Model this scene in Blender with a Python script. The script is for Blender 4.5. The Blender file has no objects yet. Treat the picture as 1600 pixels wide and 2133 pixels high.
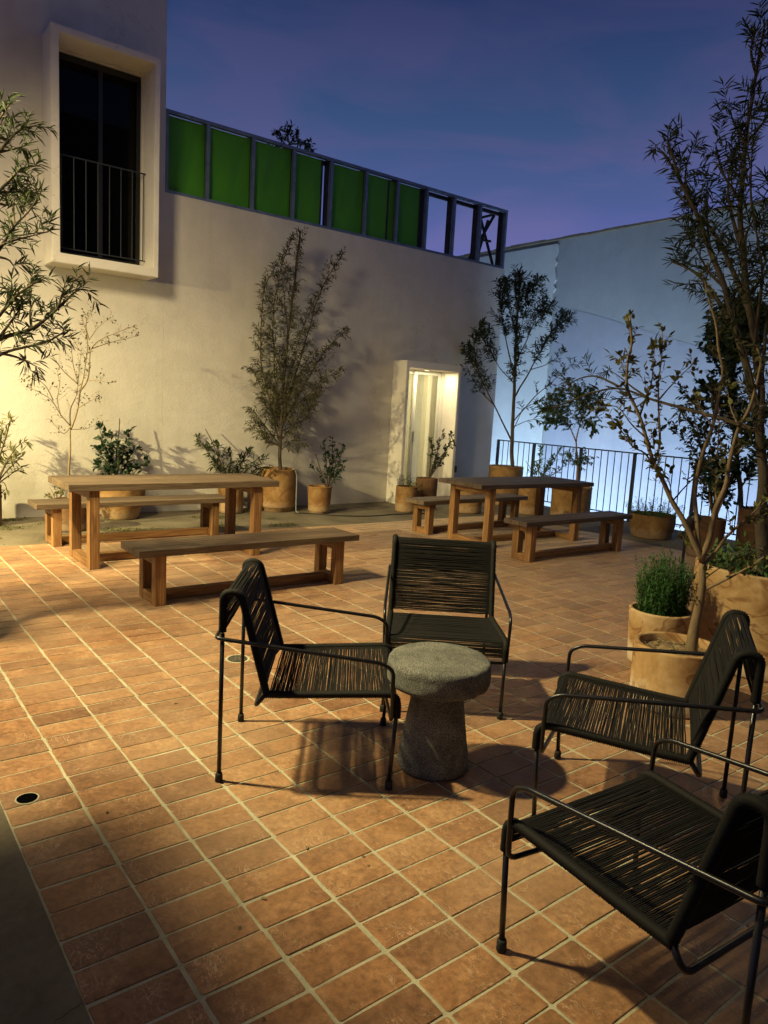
import bpy, bmesh, math, random
from mathutils import Vector, Matrix
random.seed(11)
PI = math.pi
CAMROT_ = ((0.795204, 0.042841, -0.604826), (-0.603757, 0.147951, -0.783319), (0.055927, 0.988066, 0.143517))
scene = bpy.context.scene
C = scene.collection

# ------------------------------------------------------------------ camera, sky, lamps, exposure
cam_d = bpy.data.cameras.new('camera'); cam = bpy.data.objects.new('camera', cam_d); C.objects.link(cam)
cam_d.sensor_fit = 'VERTICAL'; cam_d.sensor_height = 36.0; cam_d.sensor_width = 27.0
cam_d.lens = 36.0*1520.78/2133.0
cam_d.clip_start = 0.05; cam_d.clip_end = 1500
cam.matrix_world = Matrix.Translation((0, 0, 1.5134)) @ Matrix(CAMROT_).to_4x4()
scene.camera = cam

w = bpy.data.worlds.new('World'); scene.world = w; w.use_nodes = True
nt = w.node_tree; nt.nodes.clear()
def N(t, k, **kw):
    n = t.nodes.new(k)
    for a, b in kw.items():
        if a == 'inp':
            for i, v in b.items(): n.inputs[i].default_value = v
        else: setattr(n, a, b)
    return n
def ramp(t, stops, src=None, interp='LINEAR'):
    r = t.nodes.new('ShaderNodeValToRGB'); r.color_ramp.interpolation = interp
    el = r.color_ramp.elements
    while len(el) < len(stops): el.new(0.5)
    for e, (p, c) in zip(el, stops):
        e.position = p; e.color = (c[0], c[1], c[2], 1) if len(c) > 2 else (c[0],)*3+(1,)
    if src is not None: t.links.new(src, r.inputs[0])
    return r
tc = N(nt, 'ShaderNodeTexCoord'); sep = N(nt, 'ShaderNodeSeparateXYZ'); nt.links.new(tc.outputs['Generated'], sep.inputs[0])
gr = ramp(nt, [(0.0, (.11, .115, .33)), (.19, (.098, .112, .35)), (.26, (.060, .090, .235)), (.34, (.034, .066, .165)), (.46, (.014, .029, .098)), (1.0, (.007, .015, .05))], sep.outputs['Z'])
mp = N(nt, 'ShaderNodeMapping'); mp.inputs['Scale'].default_value = (1.4, 1.4, 5.0); mp.inputs['Rotation'].default_value = (0, .12, .5)
nt.links.new(tc.outputs['Generated'], mp.inputs[0])
cl = N(nt, 'ShaderNodeTexNoise', inp={'Scale': 2.2, 'Detail': 5.0, 'Roughness': .52, 'Distortion': .5}); nt.links.new(mp.outputs[0], cl.inputs['Vector'])
cr = ramp(nt, [(.44, (0, 0, 0)), (.60, (1, 1, 1))], cl.outputs['Fac'])
mx = N(nt, 'ShaderNodeMix', data_type='RGBA'); mx.inputs['Factor'].default_value = 0
sc_ = N(nt, 'ShaderNodeMath', operation='MULTIPLY', inp={1: 1.0}); nt.links.new(cr.outputs[0], sc_.inputs[0]); nt.links.new(sc_.outputs[0], mx.inputs['Factor'])
nt.links.new(gr.outputs[0], mx.inputs[6])
gr2 = ramp(nt, [(0.0, (.15, .13, .33)), (.2, (.115, .122, .31)), (.32, (.064, .075, .19)), (.46, (.026, .036, .105)), (1.0, (.02, .022, .07))], sep.outputs['Z'])
nt.links.new(gr2.outputs[0], mx.inputs[7])
bg = N(nt, 'ShaderNodeBackground', inp={'Strength': 1.12}); out = N(nt, 'ShaderNodeOutputWorld')
nt.links.new(mx.outputs[2], bg.inputs[0]); nt.links.new(bg.outputs[0], out.inputs[0])

def lamp(name, kind, loc, energy, col, direction=None, **kw):
    d = bpy.data.lights.new(name, kind); d.energy = energy; d.color = col
    for a, b in kw.items(): setattr(d, a, b)
    o = bpy.data.objects.new(name, d); C.objects.link(o); o.location = loc
    if direction is not None: o.rotation_euler = Vector(direction).to_track_quat('-Z', 'Y').to_euler()
    return o
LAMPXY = (-.57, 4.2)
lamp('yard_lamp_light', 'SPOT', (LAMPXY[0], LAMPXY[1], 5.0), 1880, (1.0, .83, .43), (.30, -.05, -.95), shadow_soft_size=.11, spot_size=math.radians(98), spot_blend=1.0)
lamp('yard_lamp_lower_light', 'SPOT', (-.80, 4.45, 4.1), 560, (1.0, .83, .43), (.80, -.10, -.66), shadow_soft_size=.14, spot_size=math.radians(86), spot_blend=1.0)
lamp('wall_lamp_light', 'SPOT', (-2.5, 6.8, 2.8), 2900, (1.0, .82, .38), (.897, .353, -.60), shadow_soft_size=.06, spot_size=math.radians(76), spot_blend=1.0)
lamp('wall_fill_light', 'SPOT', (-.25, 5.2, 4.6), 1000, (1.0, .80, .44), (.56, .58, -.80), shadow_soft_size=.45, spot_size=math.radians(104), spot_blend=1.0)  # soft fill added to brighten the wall, no lamp of its own
lamp('right_fill_light', 'AREA', (7.4, 2.4, 4.2), 26, (1.0, .80, .48), (-.75, -.1, -.6), shape='DISK', size=1.2)  # soft area fill added from the right to lift the shadows
lamp('door_downlight_light', 'AREA', (7.65, 9.0, 2.10), 13, (1.0, .83, .50), (0, 0, -1), shape='RECTANGLE', size=.8, size_y=.16)
lamp('door_room_light', 'POINT', (7.7, 10.5, 1.7), 60, (1.0, .88, .62), shadow_soft_size=.15)
lamp('near_fill_light', 'AREA', (-.8, .9, 3.40), 8, (1.0, .80, .46), (.45, .25, -.85), shape='DISK', size=1.0)  # added soft fill near the camera that lightens the chair shadows
lamp('court_light', 'AREA', (10.0, 8.6, -1.6), 640, (.52, .71, 1.0), (2.5, 0, 1.3), shape='RECTANGLE', size=8.0, size_y=.6)
vs = scene.view_settings
vs.view_transform = 'Standard'; vs.look = 'None'; vs.gamma = 1; vs.use_curve_mapping = False; vs.exposure = 0.12
scene.cycles.max_bounces = 6; scene.cycles.transparent_max_bounces = 12
scene.cycles.sample_clamp_indirect = 4.0
scene.cycles.use_denoising = True

# ------------------------------------------------------------------ object helpers
def link(name, bm, mat, parent=None, loc=None, smooth=False, stuff=False):
    me = bpy.data.meshes.new(name); bm.normal_update(); bm.to_mesh(me); bm.free()
    for m in (mat if isinstance(mat, (list, tuple)) else [mat]): me.materials.append(m)
    if smooth:
        for p in me.polygons: p.use_smooth = True
    o = bpy.data.objects.new(name, me); C.objects.link(o)
    if parent is not None: o.parent = parent
    if loc is not None: o.location = loc
    if stuff: o['kind'] = 'stuff'
    return o
def thing(name, label, cat, loc=(0, 0, 0), rz=0, group=None):
    o = bpy.data.objects.new(name, None); C.objects.link(o); o.location = loc; o.rotation_euler = (0, 0, rz)
    o.empty_display_size = .1
    o['label'] = label; o['category'] = cat
    if group: o['group'] = group
    return o
def tag(o, label, cat, group=None):
    o['label'] = label; o['category'] = cat
    if group: o['group'] = group
    return o
def structure(o): o['kind'] = 'structure'; return o
def kids(o): return [c for c in bpy.data.objects if c.parent == o]
def copy_tree(o, parent=None, loc=None, rz=None, label=None):
    c = o.copy(); C.objects.link(c)
    if parent is not None: c.parent = parent
    if loc is not None: c.location = loc
    if rz is not None: c.rotation_euler = (0, 0, rz)
    if label: c['label'] = label
    for k in kids(o): copy_tree(k, c)
    return c
def box(bm, x0, x1, y0, y1, z0, z1, bev=0.0, mi=0):
    vs_ = [bm.verts.new((x, y, z)) for z in (z0, z1) for y in (y0, y1) for x in (x0, x1)]
    fs = [bm.faces.new([vs_[i] for i in q]) for q in ((0, 2, 3, 1), (4, 5, 7, 6), (0, 1, 5, 4), (2, 6, 7, 3), (0, 4, 6, 2), (1, 3, 7, 5))]
    for f in fs: f.material_index = mi
    if bev > 0:
        es = list({e for f in fs for e in f.edges})
        r = bmesh.ops.bevel(bm, geom=es, offset=bev, segments=1, affect='EDGES', profile=.5)
        for f in r['faces']: f.material_index = mi
    return vs_
def boxobj(name, b, mat, parent=None, bev=0.0, **kw):
    bm = bmesh.new(); box(bm, *b, bev=bev); return link(name, bm, mat, parent, **kw)
def frames(pts):
    """parallel-transport frames along a polyline"""
    n = len(pts); T = []
    for i in range(n):
        a = pts[max(0, i-1)]; b = pts[min(n-1, i+1)]; d = (b-a)
        T.append(d.normalized() if d.length > 1e-9 else Vector((0, 0, 1)))
    u = T[0].orthogonal().normalized(); out_ = []
    for i in range(n):
        u = (u - T[i]*u.dot(T[i]))
        u = u.normalized() if u.length > 1e-6 else T[i].orthogonal().normalized()
        out_.append((u, T[i].cross(u).normalized()))
    return out_
def tube(bm, pts, r, seg=8, cap=True, attr=None):
    pts = [Vector(p) for p in pts]
    rr = r if isinstance(r, (list, tuple)) else [r]*len(pts)
    fr = frames(pts); rings = []
    for p, (u, v), q in zip(pts, fr, rr):
        rings.append([bm.verts.new(p + (u*math.cos(2*PI*k/seg) + v*math.sin(2*PI*k/seg))*q) for k in range(seg)])
    for a, b in zip(rings, rings[1:]):
        for k in range(seg): bm.faces.new((a[k], a[(k+1) % seg], b[(k+1) % seg], b[k]))
    if cap:
        bm.faces.new(list(reversed(rings[0]))); bm.faces.new(rings[-1])
def fillet(pts, rad, n=5):
    pts = [Vector(p) for p in pts]; o = [pts[0]]
    rads = rad if isinstance(rad, (list, tuple)) else [rad]*len(pts)
    for i in range(1, len(pts)-1):
        p = pts[i]; a = (pts[i-1]-p); b = (pts[i+1]-p); L = min(rads[i], a.length*.48, b.length*.48)
        A = p + a.normalized()*L; B = p + b.normalized()*L
        for k in range(n+1):
            t = k/n; o.append(A*(1-t)**2 + p*2*t*(1-t) + B*t*t)
    o.append(pts[-1]); return o
def resample(pts, step):
    pts = [Vector(p) for p in pts]; o = [pts[0]]; carry = 0
    for a, b in zip(pts, pts[1:]):
        L = (b-a).length
        if L < 1e-9: continue
        s = step - carry
        while s <= L: o.append(a + (b-a)*(s/L)); s += step
        carry = L - (s-step)
    if (o[-1]-pts[-1]).length > step*.3: o.append(pts[-1])
    return o
def lathe(bm, prof, seg=40, wob=0.0, cx=0, cy=0, cap_bottom=True, mi=0, sy=1.0):
    rings = []
    ph = [random.uniform(0, 6.28) for _ in range(4)]
    for (r, z) in prof:
        ring = []
        for k in range(seg):
            a = 2*PI*k/seg
            q = r*(1 + wob*(math.sin(2*a+ph[0]+z*3)+.6*math.sin(3*a+ph[1])+.4*math.sin(5*a+ph[2]+z*7)))
            ring.append(bm.verts.new((cx+q*math.cos(a), cy+q*math.sin(a)*sy, z)))
        rings.append(ring)
    for a, b in zip(rings, rings[1:]):
        for k in range(seg):
            f = bm.faces.new((a[k], a[(k+1) % seg], b[(k+1) % seg], b[k])); f.material_index = mi
    if cap_bottom: bm.faces.new(list(reversed(rings[0])))
    return rings

# ------------------------------------------------------------------ materials
def mat(name, rough=.6, spec=.4, metal=0.0):
    m = bpy.data.materials.new(name); m.use_nodes = True; t = m.node_tree; b = t.nodes['Principled BSDF']
    b.inputs['Roughness'].default_value = rough; b.inputs['Specular IOR Level'].default_value = spec; b.inputs['Metallic'].default_value = metal
    return m, t, b
def noise(t, scale, detail=4, rough=.55, vec=None, dist=0.0):
    n = N(t, 'ShaderNodeTexNoise', inp={'Scale': scale, 'Detail': detail, 'Roughness': rough, 'Distortion': dist})
    if vec is not None: t.links.new(vec, n.inputs['Vector'])
    return n
def mixc(t, fac, a, b, mode='MIX'):
    m = N(t, 'ShaderNodeMix', data_type='RGBA', blend_type=mode)
    for s, i in ((fac, 0), (a, 6), (b, 7)):
        if isinstance(s, bpy.types.NodeSocket): t.links.new(s, m.inputs[i])
        elif isinstance(s, (int, float)): m.inputs[i].default_value = s
        else: m.inputs[i].default_value = (*s, 1)
    return m.outputs[2]
def bump(t, b, h, strength=.3, dist=.01):
    n = N(t, 'ShaderNodeBump', inp={'Strength': strength, 'Distance': dist}); t.links.new(h, n.inputs['Height']); t.links.new(n.outputs[0], b.inputs['Normal']); return n
def worldpos(t): return N(t, 'ShaderNodeNewGeometry').outputs['Position']
def objpos(t): return N(t, 'ShaderNodeTexCoord').outputs['Object']
def mapping(t, vec, scale=(1, 1, 1), loc=(0, 0, 0), rot=(0, 0, 0)):
    m = N(t, 'ShaderNodeMapping'); m.inputs['Scale'].default_value = scale; m.inputs['Location'].default_value = loc; m.inputs['Rotation'].default_value = rot
    t.links.new(vec, m.inputs[0]); return m.outputs[0]

def terracotta_tile(name, joined):
    m, t, b = mat(name, .5, .35)
    b.inputs['Sheen Weight'].default_value = .3; b.inputs['Sheen Roughness'].default_value = .42; b.inputs['Sheen Tint'].default_value = (.95, .85, .66, 1)
    pos = worldpos(t)
    if joined:
        a = N(t, 'ShaderNodeAttribute', attribute_name='tint'); rnd = a.outputs['Fac']
    else: rnd = N(t, 'ShaderNodeObjectInfo').outputs['Random']
    cb = N(t, 'ShaderNodeCombineXYZ'); mu = N(t, 'ShaderNodeMath', operation='MULTIPLY', inp={1: 37.0}); t.links.new(rnd, mu.inputs[0])
    for i in range(3): t.links.new(mu.outputs[0], cb.inputs[i])
    add = N(t, 'ShaderNodeVectorMath', operation='ADD'); t.links.new(pos, add.inputs[0]); t.links.new(cb.outputs[0], add.inputs[1]); v = add.outputs[0]
    n1 = noise(t, 7, 5, .6, v, .6); n2 = noise(t, 46, 5, .65, v); n3 = noise(t, 1.1, 3, .5, pos)
    base = ramp(t, [(.25, (.175, .088, .037)), (.5, (.275, .142, .062)), (.75, (.385, .228, .115))], n1.outputs['Fac']).outputs[0]
    tint = ramp(t, [(0, (.70, .66, .64)), (.3, (.95, .90, .88)), (.7, (1.08, 1.02, .92)), (1, (1.22, 1.28, 1.32))], rnd).outputs[0]
    c = mixc(t, 1.0, base, tint, 'MULTIPLY')
    c = mixc(t, .6, c, ramp(t, [(.32, (.42, .38, .33)), (.68, (1.5, 1.45, 1.38))], n2.outputs['Fac']).outputs[0], 'MULTIPLY')
    # pale lime swirls left by the trowel and the mop
    sw = noise(t, 13, 3, .5, mapping(t, v, (1.6, .8, 1)), 2.6)
    band = ramp(t, [(.485, (0, 0, 0)), (.505, (1, 1, 1)), (.53, (0, 0, 0))], sw.outputs['Fac']).outputs[0]
    msk = ramp(t, [(.46, (0, 0, 0)), (.74, (1, 1, 1))], noise(t, 6.5, 2, .5, v).outputs['Fac']).outputs[0]
    mm = N(t, 'ShaderNodeMath', operation='MULTIPLY'); t.links.new(band, mm.inputs[0]); t.links.new(msk, mm.inputs[1])
    m2 = N(t, 'ShaderNodeMath', operation='MULTIPLY', inp={1: .85}); t.links.new(mm.outputs[0], m2.inputs[0])
    c = mixc(t, m2.outputs[0], c, (.66, .48, .32))
    dust = ramp(t, [(.40, (0, 0, 0)), (.72, (.5, .5, .5))], n3.outputs['Fac']).outputs[0]
    c = mixc(t, dust, c, (.38, .26, .155))
    spk = ramp(t, [(.66, (0, 0, 0)), (.72, (.7, .7, .7))], noise(t, 170, 2, .5, v).outputs['Fac']).outputs[0]
    c = mixc(t, spk, c, (.20, .085, .04))
    t.links.new(c, b.inputs['Base Color'])
    t.links.new(ramp(t, [(.2, (.42, .42, .42)), (.8, (.72, .72, .72))], n2.outputs['Fac']).outputs[0], b.inputs['Roughness'])
    hh = N(t, 'ShaderNodeMath', operation='ADD'); t.links.new(n1.outputs['Fac'], hh.inputs[0]); t.links.new(n2.outputs['Fac'], hh.inputs[1])
    bump(t, b, hh.outputs[0], .35, .006)
    return m
M = {}
M['tile'] = terracotta_tile('terracotta_tile', False); M['tile_joined'] = terracotta_tile('terracotta_tile_far', True)
def simple(name, stops, scale, rough=.8, bumps=.3, bd=.01, detail=5, spec=.3, pos='world', scale2=None, metal=0, mapsc=(1, 1, 1), dist=0.0):
    m, t, b = mat(name, rough, spec, metal)
    v = worldpos(t) if pos == 'world' else objpos(t)
    if mapsc != (1, 1, 1): v = mapping(t, v, mapsc)
    n = noise(t, scale, detail, .6, v, dist)
    c = ramp(t, stops, n.outputs['Fac']).outputs[0]
    h = n.outputs['Fac']
    if scale2:
        n2 = noise(t, scale2, 4, .6, v)
        c = mixc(t, .5, c, ramp(t, [(.3, (.7, .7, .7)), (.7, (1.2, 1.2, 1.2))], n2.outputs['Fac']).outputs[0], 'MULTIPLY'); h = n2.outputs['Fac']
    t.links.new(c, b.inputs['Base Color']); 
    if bumps: bump(t, b, h, bumps, bd)
    return m
M['grout'] = simple('grout', [(.3, (.34, .32, .21)), (.7, (.52, .49, .34))], 9, .9, .6, .004, scale2=160)
M['concrete'] = simple('concrete', [(.25, (.105, .085, .055)), (.55, (.185, .157, .105)), (.8, (.27, .238, .165))], 1.9, .88, .3, .004, scale2=34, dist=.4)
M['dark_ground'] = simple('court_floor', [(.3, (.10, .10, .11)), (.7, (.16, .16, .17))], .8, .9, .3, .01, scale2=22)
def stucco(name, a, bcol, stain=.18, streak=True, rel=1.0):
    m, t, b = mat(name, .9, .2); p = worldpos(t)
    n1 = noise(t, .55, 5, .6, p, .4); n2 = noise(t, 5.0, 6, .62, p); n3 = noise(t, 55, 4, .6, p)
    c = ramp(t, [(.3, a), (.7, bcol)], n1.outputs['Fac']).outputs[0]
    c = mixc(t, .25, c, ramp(t, [(.3, (.74, .72, .68)), (.7, (1.1, 1.1, 1.1))], n2.outputs['Fac']).outputs[0], 'MULTIPLY')
    sepz = N(t, 'ShaderNodeSeparateXYZ'); t.links.new(p, sepz.inputs[0])
    if streak:   # damp and splash dirt near the ground
        low = N(t, 'ShaderNodeMapRange', inp={1: 0.0, 2: .75, 3: 1.0, 4: 0.0}); t.links.new(sepz.outputs['Z'], low.inputs[0])
        mu = N(t, 'ShaderNodeMath', operation='MULTIPLY'); t.links.new(low.outputs[0], mu.inputs[0]); t.links.new(n2.outputs['Fac'], mu.inputs[1])
        mu2 = N(t, 'ShaderNodeMath', operation='MULTIPLY', inp={1: stain*2.2}); t.links.new(mu.outputs[0], mu2.inputs[0])
        c = mixc(t, mu2.outputs[0], c, (.30, .25, .17))
        st = noise(t, 3.0, 5, .65, mapping(t, p, (2.2, 1, .16)), .3)
        f = ramp(t, [(.5, (0, 0, 0)), (.8, (stain, stain, stain))], st.outputs['Fac']).outputs[0]
        c = mixc(t, f, c, (.42, .37, .29))
    vo = N(t, 'ShaderNodeTexVoronoi', feature='DISTANCE_TO_EDGE', inp={'Scale': .55}); wv_ = N(t, 'ShaderNodeVectorMath', operation='ADD'); t.links.new(p, wv_.inputs[0])
    wn_ = noise(t, 1.7, 5, .7, p); t.links.new(wn_.outputs['Color'], wv_.inputs[1]); t.links.new(wv_.outputs[0], vo.inputs['Vector'])
    ck = ramp(t, [(0, (1, 1, 1)), (.0035, (0, 0, 0))], vo.outputs['Distance']).outputs[0]
    ckm = N(t, 'ShaderNodeMath', operation='MULTIPLY'); t.links.new(ck, ckm.inputs[0]); t.links.new(ramp(t, [(.5, (0, 0, 0)), (.62, (.45, .45, .45))], noise(t, .8, 2, .5, p).outputs['Fac']).outputs[0], ckm.inputs[1])
    c = mixc(t, ckm.outputs[0], c, (.22, .18, .13))
    t.links.new(c, b.inputs['Base Color'])
    tr_ = noise(t, 2.6, 4, .6, mapping(t, p, (1, 1, 2.6)), 1.8)
    hh = N(t, 'ShaderNodeMath', operation='ADD'); t.links.new(n2.outputs['Fac'], hh.inputs[0]); t.links.new(n3.outputs['Fac'], hh.inputs[1])
    h3 = N(t, 'ShaderNodeMath', operation='MULTIPLY_ADD', inp={1: 1.3*rel}); t.links.new(tr_.outputs['Fac'], h3.inputs[0]); t.links.new(hh.outputs[0], h3.inputs[2])
    bump(t, b, h3.outputs[0], .34*rel, .012)
    return m
M['stucco'] = stucco('white_stucco', (.53, .50, .44), (.66, .63, .57))
M['stucco_smooth'] = stucco('smooth_stucco', (.66, .62, .54), (.74, .70, .62), .08, False)
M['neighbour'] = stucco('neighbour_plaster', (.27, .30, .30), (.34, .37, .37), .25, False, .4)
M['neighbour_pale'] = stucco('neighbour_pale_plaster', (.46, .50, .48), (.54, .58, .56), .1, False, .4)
M['neighbour_lilac'] = stucco('neighbour_lilac_tone', (.27, .295, .335), (.33, .355, .395), .2, False, .4)
def wood(name, dark, mid, light, rough=.6):
    m, t, b = mat(name, rough, .35); v = objpos(t); rnd = N(t, 'ShaderNodeObjectInfo').outputs['Random']
    cb = N(t, 'ShaderNodeCombineXYZ'); mu = N(t, 'ShaderNodeMath', operation='MULTIPLY', inp={1: 23.0}); t.links.new(rnd, mu.inputs[0])
    for i in range(3): t.links.new(mu.outputs[0], cb.inputs[i])
    add = N(t, 'ShaderNodeVectorMath', operation='ADD'); t.links.new(v, add.inputs[0]); t.links.new(cb.outputs[0], add.inputs[1])
    uv = N(t, 'ShaderNodeAttribute', attribute_name='grain')   # vector along the board
    add2 = N(t, 'ShaderNodeVectorMath', operation='ADD'); t.links.new(uv.outputs['Vector'], add2.inputs[0]); t.links.new(cb.outputs[0], add2.inputs[1])
    g = noise(t, 1.0, 6, .62, mapping(t, add2.outputs[0], (2.6, 60, 60)), 1.2)
    g2 = noise(t, 1.0, 3, .5, mapping(t, add2.outputs[0], (1.2, 9, 9)), .8)
    c = ramp(t, [(.3, dark), (.5, mid), (.72, light)], g.outputs['Fac']).outputs[0]
    c = mixc(t, .5, c, ramp(t, [(.3, (.6, .55, .5)), (.7, (1.3, 1.25, 1.2))], g2.outputs['Fac']).outputs[0], 'MULTIPLY')
    c = mixc(t, 1.0, c, ramp(t, [(0, (.75, .72, .7)), (1, (1.2, 1.18, 1.15))], rnd).outputs[0], 'MULTIPLY')
    t.links.new(c, b.inputs['Base Color']); bump(t, b, g.outputs['Fac'], .3, .003)
    return m
M['wood'] = wood('oiled_teak', (.095, .045, .014), (.23, .122, .045), (.40, .24, .10))
M['wood_top'] = wood('weathered_teak', (.065, .043, .025), (.125, .09, .056), (.20, .152, .10), .66)
M['wood_shaded'] = wood('shaded_weathered_teak', (.05, .036, .025), (.095, .070, .052), (.145, .11, .082), .6)  # same teak as the other tops, darkened to stand for dimmer light
M['black_metal'] = simple('black_powder_coat', [(.3, (.006, .006, .006)), (.7, (.010, .010, .010))], 60, .33, .05, .001, spec=.5)
M['rubber'] = simple('black_rubber', [(.3, (.018, .018, .017)), (.7, (.03, .03, .028))], 40, .7, .1, .001)
M['cord'] = simple('dark_olive_cord', [(.3, (.004, .004, .003)), (.7, (.010, .0095, .007))], 160, .75, .5, .001, pos='obj')
M['rail_metal'] = simple('dark_railing_paint', [(.3, (.018, .022, .03)), (.7, (.03, .036, .046))], 30, .5, .1, .001)
M['steel'] = simple('galvanised_steel', [(.3, (.13, .17, .22)), (.7, (.22, .27, .33))], 8, .48, .1, .002, metal=.55, scale2=60)
M['steel_dark'] = simple('dark_steel', [(.3, (.03, .028, .027)), (.7, (.06, .052, .045))], 12, .6, .1, .002, metal=.4)  # darker steel tone for rear posts, studs and braces
m_, t_, b_ = mat('green_sheet', .55, .35); n_ = noise(t_, .9, 3, .5, worldpos(t_))
t_.links.new(ramp(t_, [(.3, (.045, .22, .008)), (.7, (.07, .29, .012))], n_.outputs['Fac']).outputs[0], b_.inputs['Base Color']); M['green'] = m_
M['stone'] = None
m_, t_, b_ = mat('speckled_basalt', .85, .3); p_ = objpos(t_)
n1_ = noise(t_, 9, 5, .65, p_, .8); n2_ = noise(t_, 280, 3, .6, p_); vo_ = N(t_, 'ShaderNodeTexVoronoi', inp={'Scale': 120.0}); t_.links.new(p_, vo_.inputs['Vector'])
c_ = ramp(t_, [(.3, (.085, .088, .078)), (.7, (.19, .19, .165))], n1_.outputs['Fac']).outputs[0]
c_ = mixc(t_, .85, c_, ramp(t_, [(.38, (.35, .35, .33)), (.5, (.9, .9, .88)), (.62, (2.2, 2.2, 2.1))], n2_.outputs['Fac']).outputs[0], 'MULTIPLY')
pit_ = ramp(t_, [(.0, (.0, .0, .0)), (.22, (1, 1, 1))], vo_.outputs['Distance']).outputs[0]
c_ = mixc(t_, pit_, (.035, .035, .028), c_); t_.links.new(c_, b_.inputs['Base Color'])
hh_ = N(t_, 'ShaderNodeMath', operation='ADD'); t_.links.new(pit_, hh_.inputs[0]); t_.links.new(n2_.outputs['Fac'], hh_.inputs[1]); bump(t_, b_, hh_.outputs[0], .7, .004); M['stone'] = m_
def pot_mat(name, a, bb, c3, bloom=.5):
    m, t, b = mat(name, .78, .25); p = objpos(t); rnd = N(t, 'ShaderNodeObjectInfo').outputs['Random']
    cb = N(t, 'ShaderNodeCombineXYZ'); mu = N(t, 'ShaderNodeMath', operation='MULTIPLY', inp={1: 19.0}); t.links.new(rnd, mu.inputs[0])
    for i in range(3): t.links.new(mu.outputs[0], cb.inputs[i])
    ad = N(t, 'ShaderNodeVectorMath', operation='ADD'); t.links.new(p, ad.inputs[0]); t.links.new(cb.outputs[0], ad.inputs[1]); v = ad.outputs[0]
    n1 = noise(t, 3.2, 6, .62, v, 1.4); n2 = noise(t, 26, 5, .65, v); 
    c = ramp(t, [(.28, a), (.5, bb), (.72, c3)], n1.outputs['Fac']).outputs[0]
    c = mixc(t, .4, c, ramp(t, [(.3, (.66, .62, .58)), (.7, (1.22, 1.2, 1.15))], n2.outputs['Fac']).outputs[0], 'MULTIPLY')
    # water-mark rims
    wn = noise(t, 2.4, 3, .5, mapping(t, v, (1, 1, 1.8), (3, 1, 5)), .9)
    wm = ramp(t, [(.44, (0, 0, 0)), (.498, (.8, .8, .8)), (.512, (0, 0, 0))], wn.outputs['Fac']).outputs[0]
    c = mixc(t, wm, c, (.20, .085, .03))
    # salt bloom creeping up from the foot
    sz = N(t, 'ShaderNodeSeparateXYZ'); t.links.new(p, sz.inputs[0])
    lo = N(t, 'ShaderNodeMapRange', inp={1: 0.0, 2: .24, 3: .72, 4: 0.0}); t.links.new(sz.outputs['Z'], lo.inputs[0])
    a1 = N(t, 'ShaderNodeMath', operation='ADD'); t.links.new(lo.outputs[0], a1.inputs[0]); t.links.new(noise(t, 7, 7, .7, v, .5).outputs['Fac'], a1.inputs[1])
    fb = ramp(t, [(.80, (0, 0, 0)), (.95, (bloom, bloom, bloom))], a1.outputs[0]).outputs[0]
    c = mixc(t, fb, c, (.66, .56, .40))
    t.links.new(c, b.inputs['Base Color']); bump(t, b, n2.outputs['Fac'], .35, .004)
    return m
M['pot'] = pot_mat('terracotta_pot', (.15, .078, .026), (.26, .148, .054), (.35, .215, .088), .18)
M['pot_pale'] = pot_mat('pale_terracotta_pot', (.30, .17, .066), (.46, .30, .135), (.58, .43, .245), .8)
M['pot_dark'] = pot_mat('dark_terracotta_pot', (.07, .036, .018), (.13, .072, .034), (.19, .11, .055), .15)
M['soil'] = simple('potting_soil', [(.3, (.035, .024, .015)), (.7, (.09, .06, .035))], 30, .95, 1.0, .02, scale2=120)
M['mulch'] = simple('straw_mulch', [(.3, (.14, .09, .045)), (.7, (.42, .31, .16))], 20, .9, .6, .01)
def bark(name, a, b3): return simple(name, [(.3, a), (.7, b3)], 12, .85, .5, .006, pos='obj', scale2=70, mapsc=(1, 1, .35))
M['bark_pale'] = bark('pale_bark', (.15, .105, .055), (.29, .215, .12))
M['bark_red'] = bark('reddish_bark', (.20, .115, .06), (.34, .22, .12))
M['bark_dark'] = bark('dark_bark', (.045, .035, .024), (.10, .078, .05))
def leaf(name, a, b3, rough=.45, trans=.25):
    m, t, b = mat(name, rough, .35)
    at_ = N(t, 'ShaderNodeAttribute', attribute_name='tint')
    c = ramp(t, [(0, a), (1, b3)], at_.outputs['Fac']).outputs[0]
    t.links.new(c, b.inputs['Base Color'])
    tr = N(t, 'ShaderNodeBsdfTranslucent'); t.links.new(c, tr.inputs[0]); mxs = N(t, 'ShaderNodeMixShader', inp={0: trans})
    t.links.new(b.outputs[0], mxs.inputs[1]); t.links.new(tr.outputs[0], mxs.inputs[2])
    t.links.new(mxs.outputs[0], t.nodes['Material Output'].inputs[0])
    return m
M['leaf_olive'] = leaf('olive_leaf', (.034, .036, .014), (.125, .120, .050))
M['leaf_dark'] = leaf('dark_leaf', (.018, .028, .013), (.060, .078, .030), .62, .15)
M['leaf_dark'].node_tree.nodes['Principled BSDF'].inputs['Specular IOR Level'].default_value = .12
M['leaf_glossy'] = leaf('glossy_leaf', (.010, .026, .014), (.035, .070, .032), .28, .08)
M['leaf_green'] = leaf('green_leaf', (.035, .075, .022), (.11, .19, .055))
M['leaf_yellow'] = leaf('yellow_green_leaf', (.09, .10, .025), (.24, .24, .07), .5, .35)
M['leaf_herb'] = leaf('rosemary_leaf', (.018, .060, .014), (.065, .17, .038), .6, .15)
M['litter'] = leaf('dry_leaf', (.10, .07, .03), (.30, .24, .12), .8, .1)
M['moss'] = leaf('moss', (.05, .055, .018), (.15, .15, .05), .9, .1)
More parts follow.
